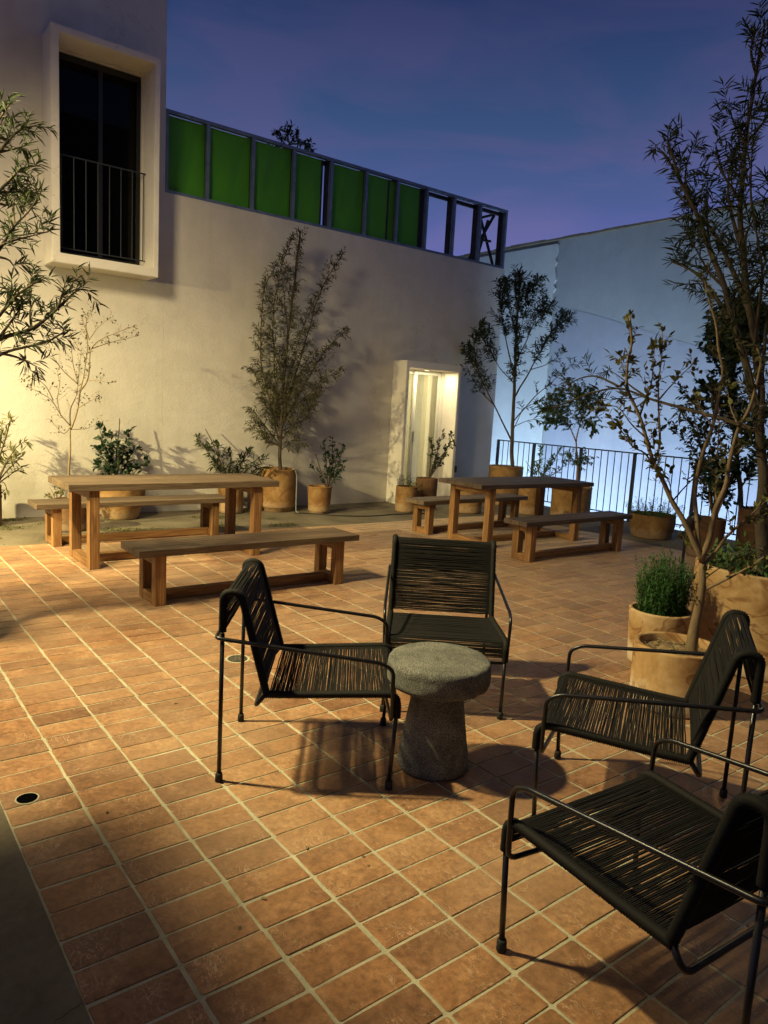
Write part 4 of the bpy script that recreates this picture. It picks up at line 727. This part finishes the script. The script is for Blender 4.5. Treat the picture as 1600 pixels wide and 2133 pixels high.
 'corner': ((1.330,8.750), [[0.012,[[0.117,-0.018,0.439],[0.152,-0.064,0.754],[0.217,-0.115,1.014],[0.243,-0.16,1.145]]],[0.012,[[0.117,-0.018,0.439],[0.198,-0.059,0.65],[0.309,-0.105,0.862],[0.373,-0.144,0.917]]],[0.011,[[0.117,-0.018,0.439],[0.234,0.021,0.59],[0.386,0.055,0.744]]],[0.01,[[0.117,-0.018,0.439],[0.171,0.035,0.849],[0.208,0.09,1.079]]],[0.01,[[0.117,-0.018,0.439],[0.258,0.025,0.537],[0.402,0.068,0.626]]],[0.01,[[0.117,-0.018,0.439],[0.187,-0.053,0.494],[0.213,-0.082,0.393]]],[0.01,[[0.117,-0.018,0.439],[0.119,0.006,0.799],[0.149,0.025,1.004]]],[0.01,[[0.118,-0.014,0.491],[0.248,0.011,0.696],[0.336,0.043,0.719]]]]),
 'flower': ((2.004,8.500), [[0.006,[[-0.002,0.0,0.242],[-0.035,0.023,0.374],[-0.064,0.044,0.425]]],[0.006,[[-0.002,0.0,0.242],[0.006,0.031,0.372],[0.024,0.059,0.459]]],[0.006,[[-0.002,0.0,0.242],[0.047,-0.008,0.359],[0.081,-0.013,0.413]]],[0.006,[[-0.002,0.0,0.242],[-0.059,0.03,0.32],[-0.093,0.054,0.345]]]]),
 'beyond': ((7.600,14.000), [[0.06,[[0.185,-0.101,5.555],[0.181,-0.098,6.21],[0.175,-0.095,6.671]]],[0.02,[[0.176,-0.096,6.579],[0.073,0.087,6.781],[0.063,0.22,6.922]]],[0.02,[[0.175,-0.095,6.671],[0.178,-0.255,6.772],[0.22,-0.436,6.694]]],[0.02,[[0.175,-0.095,6.671],[0.619,-0.047,6.792],[0.839,0.122,6.791]]],[0.02,[[0.176,-0.096,6.579],[0.027,0.297,6.633],[0.072,0.584,6.614]]],[0.02,[[0.175,-0.095,6.671],[0.021,-0.302,6.721],[-0.123,-0.515,6.723]]]]),
}

_r = random.Random(3)
for _ in range(12):   # the side of the left tree that stands outside the picture
    a_ = _r.uniform(0, 6.28); q_ = _r.uniform(.15, .5)
    PLANTS['left'][1].append([.012, [[-.12, .0, _r.uniform(1.3, 2.0)], [-.25+q_*.5*math.cos(a_), q_*.5*math.sin(a_), _r.uniform(1.9, 2.3)], [-.25+q_*math.cos(a_), q_*math.sin(a_), _r.uniform(2.3, 3.0)]]])
def leaf_shape(kind, L, W):
    if kind == 'willow': return [(0, 0, 0), (.28*L, W*.5, .02*L), (.62*L, W*.42, -.02*L), (L, 0, -.14*L), (.62*L, -W*.42, -.02*L), (.28*L, -W*.5, .02*L)]
    if kind == 'oval': return [(0, 0, 0), (.22*L, W*.42, .03*L), (.58*L, W*.5, .0), (L, 0, -.10*L), (.58*L, -W*.5, .0), (.22*L, -W*.42, .03*L)]
    if kind == 'needle': return [(0, 0, 0), (.4*L, W*.5, 0), (L, 0, -.05*L), (.4*L, -W*.5, 0)]
def add_leaf(bm, lay, p, d, up, kind, L, W, tint):
    x = d.normalized(); y = up.cross(x)
    if y.length < 1e-3: y = x.orthogonal()
    y.normalize(); z = x.cross(y)
    vs_ = [bm.verts.new(p + x*a + y*b + z*c) for a, b, c in leaf_shape(kind, L, W)]
    n = len(vs_)
    if n == 6: fs = [bm.faces.new((vs_[0], vs_[1], vs_[2], vs_[3])), bm.faces.new((vs_[0], vs_[3], vs_[4], vs_[5]))]
    else: fs = [bm.faces.new(vs_)]
    for f in fs:
        for l in f.loops: l[lay] = (tint, tint, tint, 1)
def rdir(): 
    while True:
        v = Vector((random.uniform(-1, 1), random.uniform(-1, 1), random.uniform(-1, 1)))
        if .05 < v.length < 1: return v.normalized()
def grow(root, key, zbase, leafk, L, W, per_m, twig=.14, tw_per_m=16, start=.25, lm='leaf_olive', bk='bark_dark', droop=.0, trunk_name='trunk', lpt=7, maxl=14000, trunk_first=1, rscale=1.0, along=.6, upb=.35, thin=()):
    (bx, by), limbs = PLANTS[key]
    bmw = bmesh.new(); bml = bmesh.new(); lay = bml.loops.layers.float_color.new('tint'); nl = 0
    for li, (r0, pl) in enumerate(limbs):
        pts = [Vector(p) for p in pl]
        sm = fillet(pts, .12, 3) if len(pts) > 2 else pts
        sm = resample(sm, .035 if max(p[2] for p in pl) < 6 else .2)
        n = len(sm)
        ph = random.uniform(0, 6)
        for i in range(1, n): sm[i] = sm[i] + Vector((math.sin(i*.5+ph), math.cos(i*.43+ph*2), 0))*.0035*min(1, i/6)
        r0 *= rscale
        rr = [r0*(1-.72*(i/(n-1))**.8) if n > 1 else r0 for i in range(n)]
        if li < trunk_first: rr = [r0*(1-.55*(i/(n-1))) for i in range(n)]
        tube(bmw, sm, rr, 7 if r0 > .012 else 5)
        if li < trunk_first and len(limbs) > 1 and len(pl) < 4: continue
        tot = sum((b-a).length for a, b in zip(sm, sm[1:]))
        s0 = start if li >= trunk_first else max(start, .45)
        m = max(2, int(tot*(1-s0)*tw_per_m*(.3 if li in thin else 1)))
        for k in range(m):
            u = s0+(1-s0)*((k+random.random())/m); i = min(n-2, int(u*(n-1))); p = sm[i].lerp(sm[i+1], random.random()); axis = (sm[min(i+2, n-1)]-sm[i]).normalized()
            sd = rdir(); sd = (sd-axis*sd.dot(axis)).normalized()
            d = (axis*along + sd*.8 + Vector((0, 0, upb))).normalized()
            TL = twig*random.uniform(.5, 1.25)*(1.1-.5*u)
            q = [p]; cd = d.copy()
            for s_ in range(4):
                cd = (cd + rdir()*.16 + Vector((0, 0, -droop*.25))).normalized(); q.append(q[-1]+cd*TL/4)
            tube(bmw, q, [max(.0012, r0*.16), .0014, .0012, .001, .0008], 3, False)
            tb = random.random()
            for j in range(lpt):
                if nl > maxl: break
                tt = (j+.6)/lpt*4; i2 = min(3, int(tt)); lp_ = q[i2].lerp(q[i2+1], tt-i2)
                ax = (q[i2+1]-q[i2]).normalized(); s2 = rdir(); s2 = (s2-ax*s2.dot(ax)).normalized()
                dd = (ax*.7+s2*.8+Vector((0, 0, -droop))).normalized()
                add_leaf(bml, lay, lp_, dd, (Vector((0, 0, 1))+rdir()*.6).normalized(), leafk, L*random.uniform(.45, 1.2), W*random.uniform(.6, 1.15), .55*tb+.45*random.random()); nl += 1
        # terminal leaves
        for j in range(4):
            ax = (sm[-1]-sm[-2]).normalized(); add_leaf(bml, lay, sm[-1], (ax+rdir()*.6).normalized(), (Vector((0, 0, 1))+rdir()*.5).normalized(), leafk, L*.8, W*.8, random.random())
    tr = link(trunk_name, bmw, M[bk], root, smooth=True)
    lf = link('foliage', bml, M[lm], root, stuff=True)
    if zbase:
        tr.location.z = zbase; lf.location.z = zbase
    return tr, lf
def pot(root, r, h, m='pot', taper=.0, lip=0, belly=0, soil='soil', soil_d=.05, base=0, wall=.022, seg=48):
    bm = bmesh.new(); pr2 = []
    n = 14
    z0 = .002
    if base: pr2 += [(r*(1-taper)*.9, z0), (r*(1-taper)*.9, base)]; 
    zb = z0+base
    pr2 += [(r*(1-taper)-.012, zb), (r*(1-taper), zb+.012)]
    for k in range(1, n):
        t = k/n; pr2.append((r*(1-taper*(1-t)) + belly*math.sin(PI*t), zb+.012+(h-zb-.03)*t))
    pr2 += [(r, h-.018), (r+lip, h-.012), (r+lip, h-.005), (r+lip-.006, h), (r-wall+.004, h), (r-wall, h-.006), (r-wall-.002, h-soil_d-.02)]
    lathe(bm, pr2, seg, .006)
    link('pot', bm, M[m], root, smooth=True)
    bm = bmesh.new(); rings = []
    for rr in (0.001, .35, .7, 1.0):
        rings.append([bm.verts.new(((r-wall-.001)*rr*math.cos(2*PI*k/24), (r-wall-.001)*rr*math.sin(2*PI*k/24), h-soil_d+random.uniform(-.006, .010)*(rr < 1)+.012*(1-rr))) for k in range(24)])
    for a, b in zip(rings, rings[1:]):
        for k in range(24): bm.faces.new((a[k], b[k], b[(k+1) % 24], a[(k+1) % 24]))
    link('soil', bm, M[soil], root, smooth=True)
def mulch_chips(root, r, z, n=90, L=.035):
    bm = bmesh.new(); lay = bm.loops.layers.float_color.new('tint')
    for _ in range(n):
        a = random.uniform(0, 6.28); q = r*math.sqrt(random.random()); d = rdir(); d.z *= .25
        add_leaf(bm, lay, Vector((q*math.cos(a), q*math.sin(a), z+random.uniform(0, .02))), d, (Vector((0, 0, 1))+rdir()*.5).normalized(), 'needle', L*random.uniform(.6, 1.8), L*.3, random.random())
    link('mulch', bm, M['litter'], root, stuff=True)
def plant(name, key, label, cat='potted plant', **k):
    (bx, by), _ = PLANTS[key]; return thing(name, label, cat, (bx, by, 0), 0, None if key == 'beyond' else 'trees in terracotta pots' if cat == 'tree' else 'plants in terracotta pots')
random.seed(21)
def grow_tips(root, key):
    bml = bmesh.new(); lay = bml.loops.layers.float_color.new('tint')
    for r0, pl in PLANTS[key][1][1:]:
        p = Vector(pl[-1]); ax = (p-Vector(pl[-2])).normalized()
        for j in range(random.randint(4, 9)):
            add_leaf(bml, lay, p-ax*random.uniform(0, .12)+rdir()*.01, (ax*.5+rdir()).normalized(), rdir(), 'oval', random.uniform(.03, .055), .026, random.random())
    link('young_leaves', bml, M['leaf_yellow'], root, stuff=True)
t = plant('potted_tree', 'sparse', 'sparse almost leafless young tree behind the left table', 'tree'); pot(t, .17, .34, 'pot_dark'); grow(t, 'sparse', 0, 'oval', .034, .018, 0, .15, 24, .2, 'leaf_olive', 'bark_pale', lpt=3, maxl=2600)
t = plant('potted_bush', 'glossy', 'dark glossy leaved bush in a wide bowl behind the left table'); pot(t, .285, .40, 'pot', .28, belly=.02); grow(t, 'glossy', 0, 'oval', .075, .042, 0, .12, 26, .15, 'leaf_glossy', 'bark_dark', lpt=7)
t = plant('potted_shrub', 'spreading', 'spreading long leaved shrub in a plain pot at the right end of the left table'); pot(t, .168, .44, 'pot'); grow(t, 'spreading', 0, 'willow', .095, .028, 0, .17, 20, .3, 'leaf_dark', 'bark_dark', lpt=7, droop=.1)
t = plant('potted_tree', 'tall', 'tall narrow leaved tree in a large terracotta pot against the cream wall', 'tree'); pot(t, .25, .585, 'pot', .04, base=.05); grow(t, 'tall', 0, 'willow', .080, .018, 0, .20, 34, .08, 'leaf_olive', 'bark_dark', lpt=9, droop=.25, maxl=40000)
t = plant('potted_bush', 'small', 'small upright bush in a small terracotta pot right of the tall potted tree'); pot(t, .168, .375, 'pot', .12, lip=.004, base=.02); grow(t, 'small', 0, 'oval', .048, .030, 0, .10, 30, .2, 'leaf_glossy', 'bark_dark', lpt=7)
t = plant('potted_shrub', 'doorbush', 'small leaved shrub in a dark pot in front of the lit door'); pot(t, .17, .46, 'pot_dark', .05, soil='mulch'); mulch_chips(t, .14, .43, 60, .03); grow(t, 'doorbush', 0, 'oval', .05, .032, 0, .09, 28, .25, 'leaf_dark', 'bark_dark', lpt=6)
t = plant('potted_tree', 'right', 'dark leafy tree in a terracotta pot at the corner by the railing', 'tree'); pot(t, .285, .64, 'pot', .03, soil='mulch', soil_d=.02); grow(t, 'right', 0, 'willow', .10, .026, 0, .24, 40, .42, 'leaf_dark', 'bark_dark', lpt=12, droop=.1, maxl=40000, thin=(4, 5, 9, 11, 12, 15))
t = plant('potted_shrub', 'raillow', 'low leafy shrub in a pot seen between the legs of the right table'); pot(t, .175, .42, 'pot', .04); grow(t, 'raillow', 0, 'willow', .08, .026, 0, .12, 26, .2, 'leaf_green', 'bark_dark', lpt=6)
t = plant('potted_tree', 'railtree', 'small weeping leafy tree in a wide pot by the railing', 'tree'); pot(t, .30, .47, 'pot', .03); grow(t, 'railtree', 0, 'oval', .055, .028, 0, .24, 75, .25, 'leaf_green', 'bark_red', lpt=14, droop=.45, maxl=24000)
t = plant('potted_tree', 'bare', 'pale trunked bare branched tree in the blotched pot behind the right chair', 'tree'); pot(t, .225, .335, 'pot_pale', .02, soil='mulch', soil_d=.045, wall=.03); mulch_chips(t, .18, .292, 260, .03); grow(t, 'bare', 0, 'oval', .042, .022, 0, .12, 24, .36, 'leaf_olive', 'bark_pale', lpt=6, maxl=6000, trunk_first=1, rscale=1.0)
grow_tips(t, 'bare')
t = plant('potted_tree', 'big', 'large dark feathery tree in the biggest terracotta pot at the right edge', 'tree'); pot(t, .43, .635, 'pot_pale', .02, wall=.035, soil_d=.06); grow(t, 'big', 0, 'willow', .10, .011, 0, .25, 15, .25, 'leaf_dark', 'bark_dark', lpt=18, droop=.15, maxl=40000, thin=(5, 17, 18))
# undergrowth in the big pot
b2 = bmesh.new(); lay = b2.loops.layers.float_color.new('tint')
for _ in range(900):
    a = random.uniform(0, 6.28); q = .36*math.sqrt(random.random()); p = Vector((q*math.cos(a), q*math.sin(a), .58)); hgt = random.uniform(.02, .22)
    add_leaf(b2, lay, p+Vector((0, 0, hgt*random.random()))+rdir()*.03, (Vector((0, 0, .8))+rdir()).normalized(), rdir(), 'oval', .045, .02, random.random())
link('undergrowth', b2, M['leaf_green'], t, stuff=True)
t = plant('potted_tree', 'round', 'dense dark round leaved tree in a tall pot beyond the big pot', 'tree'); pot(t, .28, .60, 'pot_dark', .05); grow(t, 'round', 0, 'oval', .08, .058, 0, .26, 50, .1, 'leaf_glossy', 'bark_dark', lpt=10, maxl=16000)
t = plant('potted_shrub', 'mid', 'many stemmed shrub in a dark pot against the right railing'); pot(t, .2, .45, 'pot_dark', .05); grow(t, 'mid', 0, 'oval', .068, .038, 0, .22, 36, .2, 'leaf_dark', 'bark_red', lpt=7, maxl=12000)
t = plant('potted_tree', 'left', 'feathery tree reaching in from the left edge of the picture', 'tree'); pot(t, .3, .4, 'pot'); grow(t, 'left', 0, 'willow', .085, .011, 0, .17, 26, .35, 'leaf_dark', 'bark_dark', lpt=12, droop=.1, maxl=15000)
t = plant('potted_shrub', 'corner', 'pale lit long leaved shrub at the left edge against the wall'); pot(t, .17, .44, 'pot_dark'); grow(t, 'corner', 0, 'willow', .10, .022, 0, .15, 18, .35, 'leaf_yellow', 'bark_dark', lpt=6)
t = plant('potted_flower', 'flower', 'tiny pale flowering plant peeping over the bench behind the left table'); pot(t, .10, .26, 'pot'); grow(t, 'flower', 0, 'oval', .035, .02, 0, .09, 70, .2, 'leaf_yellow', 'bark_red', lpt=6)
t = plant('tree', 'beyond', 'tree top showing over the green sheets on the wall', 'tree')
grow(t, 'beyond', 0, 'oval', .11, .04, 0, .24, 30, .25, 'leaf_dark', 'bark_dark', lpt=8, maxl=3000)
bm = bmesh.new(); tube(bm, [(.1, 0, -3.2), (.18, -.1, 5.6)], [.2, .06], 8); link('lower_trunk', bm, M['bark_dark'], t, smooth=True)

# herbs made of upright spikes
def spikes(root, z, r, n, hmin, hmax, lean, m, L=.022, W=.003, step=.006, name='foliage', up=.6):
    bm = bmesh.new(); lay = bm.loops.layers.float_color.new('tint')
    for _ in range(n):
        a = random.uniform(0, 6.28); q = r*math.sqrt(random.random()); H_ = random.uniform(hmin, hmax)*(1-.35*q/r); p = Vector((q*math.cos(a), q*math.sin(a), z)); d = Vector((math.cos(a)*lean*q/r, math.sin(a)*lean*q/r, 1)).normalized()
        s = 0
        while s < H_:
            d = (d+rdir()*.06+Vector((0, 0, .03))).normalized(); p = p+d*step; s += step; sd = rdir()
            add_leaf(bm, lay, p, (sd*.9+d*up).normalized(), d, 'needle', L*random.uniform(.7, 1.1), W, random.random()*.6+.4*s/H_)
    link(name, bm, M[m], root, stuff=True)
t = thing('potted_rosemary', 'bushy green rosemary in the terracotta pot left of the pale trunked tree', 'potted plant', (4.13, 2.45, 0), 0, 'plants in terracotta pots'); pot(t, .19, .35, 'pot_pale', .10, soil_d=.03)
spikes(t, .31, .135, 360, .18, .47, .24, 'leaf_herb', .028, .0062, .0055)
t = thing('potted_herb', 'stiff dark herb in a straight sided pot left of the lit door', 'potted plant', (6.74, 8.22, 0), 0, 'plants in terracotta pots'); pot(t, .155, .375, 'pot', .0); spikes(t, .33, .12, 60, .12, .27, .25, 'leaf_dark', .035, .007, .012)
t = thing('potted_seedling', 'low sprouting plant in the pot under the far side of the right table', 'potted plant', (7.66, 7.88, 0), 0, 'plants in terracotta pots'); pot(t, .225, .33, 'pot', .05); spikes(t, .29, .13, 26, .08, .22, .6, 'leaf_green', .04, .014, .02)
t = thing('potted_fern', 'low bowl pot with trailing dark grass at the foot of the railing', 'potted plant', (8.62, 5.38, 0), 0, 'plants in terracotta pots'); pot(t, .285, .31, 'pot', .12, belly=.015); spikes(t, .27, .26, 150, .12, .32, 1.3, 'leaf_herb', .05, .006, .014)
t = thing('potted_sprig', 'thin pale sprig beside the dark pot before the door', 'potted plant', (6.98, 8.32, 0), 0, 'plants in terracotta pots'); pot(t, .09, .30, 'pot'); spikes(t, .26, .06, 14, .1, .26, .8, 'leaf_yellow', .03, .012, .02)
t = thing('terracotta_jar', 'rounded terracotta jar cut by the right edge in front of the big pot', 'jar', (4.50, 1.47, 0)); pot(t, .16, .30, 'pot_pale', .3, belly=.05)

# ------------------------------------------------------------------ small things on the ground
def ring_flat(bm, r0, r1, z, seg=32, cx=0, cy=0, h=.003):
    a = [bm.verts.new((cx+r0*math.cos(2*PI*k/seg), cy+r0*math.sin(2*PI*k/seg), z+h)) for k in range(seg)]
    b = [bm.verts.new((cx+r1*math.cos(2*PI*k/seg), cy+r1*math.sin(2*PI*k/seg), z+h)) for k in range(seg)]
    c = [bm.verts.new((cx+r1*1.0*math.cos(2*PI*k/seg), cy+r1*math.sin(2*PI*k/seg), z-.006)) for k in range(seg)]
    for k in range(seg):
        j = (k+1) % seg; bm.faces.new((a[k], b[k], b[j], a[j])); bm.faces.new((b[k], c[k], c[j], b[j]))
dg = thing('floor_drain', 'round slotted drain grate set in the tiles behind the left chair', 'drain', (1.87, 3.745, .0))
bm = bmesh.new(); ring_flat(bm, .058, .072, 0, h=.001); link('mortar_ring', bm, M['grout'], dg)
bm = bmesh.new(); lathe(bm, [(.057, .0015), (.02, .0016), (.001, .0017)], 24, cap_bottom=False); link('sump', bm, M['plastic_dark'], dg)
bm = bmesh.new()
for r in (.018, .029, .040, .051):
    ring_flat(bm, r-.0035, r+.0025, .0, 28, h=.0048)
for k in range(4):
    a = k*PI/4; c, s = math.cos(a), math.sin(a); box(bm, -.055, .055, -.003, .003, .0008, .0055); vv = bm.verts[-8:]; bmesh.ops.rotate(bm, verts=vv, cent=(0, 0, 0), matrix=Matrix.Rotation(a, 3, 'Z'))
link('grate', bm, M['grate'], dg)
dh = thing('open_drain_hole', 'open round black drain hole in the tiles at the left edge', 'drain', (.54, 2.765, 0))
bm = bmesh.new(); ring_flat(bm, .035, .0415, 0, h=.0008); link('mortar_ring', bm, M['grout'], dh)
bm = bmesh.new(); lathe(bm, [(.036, .0016), (.001, .0014)], 24, cap_bottom=False); link('hole_shade_disc', bm, M['hole'], dh)  # flat black disc painted as the shade inside the hole
# crack in the concrete strip
bm = bmesh.new(); pts = [Vector((.452, 1.70, .0006))]
for k in range(26): pts.append(pts[-1]+Vector((-.012+random.uniform(-.005, .003), -.006+random.uniform(-.010, .009), 0)))
prev = None
for i, p in enumerate(pts):
    wv = .0011*(1-i/34); a, b = bm.verts.new(p+Vector((0, wv, 0))), bm.verts.new(p-Vector((0, wv, 0)))
    if prev: bm.faces.new((prev[0], prev[1], b, a))
    prev = (a, b)
structure(link('slab_crack', bm, M['black_void']))
hs = thing('irrigation_hose', 'thin drip hose hanging over the tall tree pot and trailing along the ground', 'hose', (0, 0, 0))
bm = bmesh.new(); tube(bm, fillet([(5.03, 8.66, .57), (5.06, 8.58, .60), (5.085, 8.565, .50), (5.08, 8.55, .02), (5.10, 8.50, .008)], .03, 4), .008, 6); link('riser', bm, M['tube_pale'], hs, smooth=True)
bm = bmesh.new(); tube(bm, fillet([(5.02, 8.50, .009), (5.2, 8.43, .009), (5.5, 8.10, .009), (5.9, 7.95, .009), (6.4, 8.0, .009), (7.0, 7.9, .009)], .2, 5), .008, 6); link('ground_run', bm, M['hose'], hs, smooth=True)
gs = thing('garden_spotlight', 'black garden spotlight on a stake beyond the rosemary pot', 'lamp', (6.62, 3.76, 0))
bm = bmesh.new(); tube(bm, [(0, 0, 0), (.02, .01, .50)], .014, 8); link('stake', bm, M['black_metal'], gs)
bm = bmesh.new(); lathe(bm, [(.05, 0), (.06, .01), (.06, .15), (.045, .17), (.001, .17)], 18); bmesh.ops.rotate(bm, verts=bm.verts, cent=(0, 0, 0), matrix=Matrix.Rotation(.5, 3, 'X')); link('head', bm, M['black_metal'], gs, loc=(.02, .0, .50), smooth=True)
# moss and leaf litter on the concrete in front of the wall
bm = bmesh.new(); lay = bm.loops.layers.float_color.new('tint')
from mathutils import noise as mnoise
k = 0
while k < 7500:
    x, y = random.uniform(.9, 4.6), random.uniform(7.62, 9.1)
    if mnoise.noise(Vector((x*1.6, y*3.2, 1.7)))+.25*mnoise.noise(Vector((x*7, y*9, 0))) < .12+.25*random.random(): k += .15; continue
    add_leaf(bm, lay, Vector((x, y, random.uniform(.001, .008))), Vector((random.uniform(-1, 1), random.uniform(-1, 1), random.uniform(0, .5))), (Vector((0, 0, 1))+rdir()*.4).normalized(), 'needle', random.uniform(.012, .035), .010, random.random()); k += 1
tag(link('moss', bm, M['moss'], stuff=True), 'moss patches on the concrete strip below the cream wall', 'moss')
bm = bmesh.new(); lay = bm.loops.layers.float_color.new('tint')
for _ in range(420):
    x, y = random.uniform(.6, 8.8), random.uniform(1.2, 8.9); 
    if random.random() < .6: x, y = random.uniform(.8, 3.8), random.uniform(7.3, 9.0)
    add_leaf(bm, lay, Vector((x, y, .002)), Vector((random.uniform(-1, 1), random.uniform(-1, 1), .1)), Vector((random.uniform(-.2, .2), random.uniform(-.2, .2), 1)), 'oval', random.uniform(.008, .028), .010, random.random())
tag(link('leaf_litter', bm, M['litter'], stuff=True), 'scattered dry leaves and bits on the terrace floor', 'leaf litter')
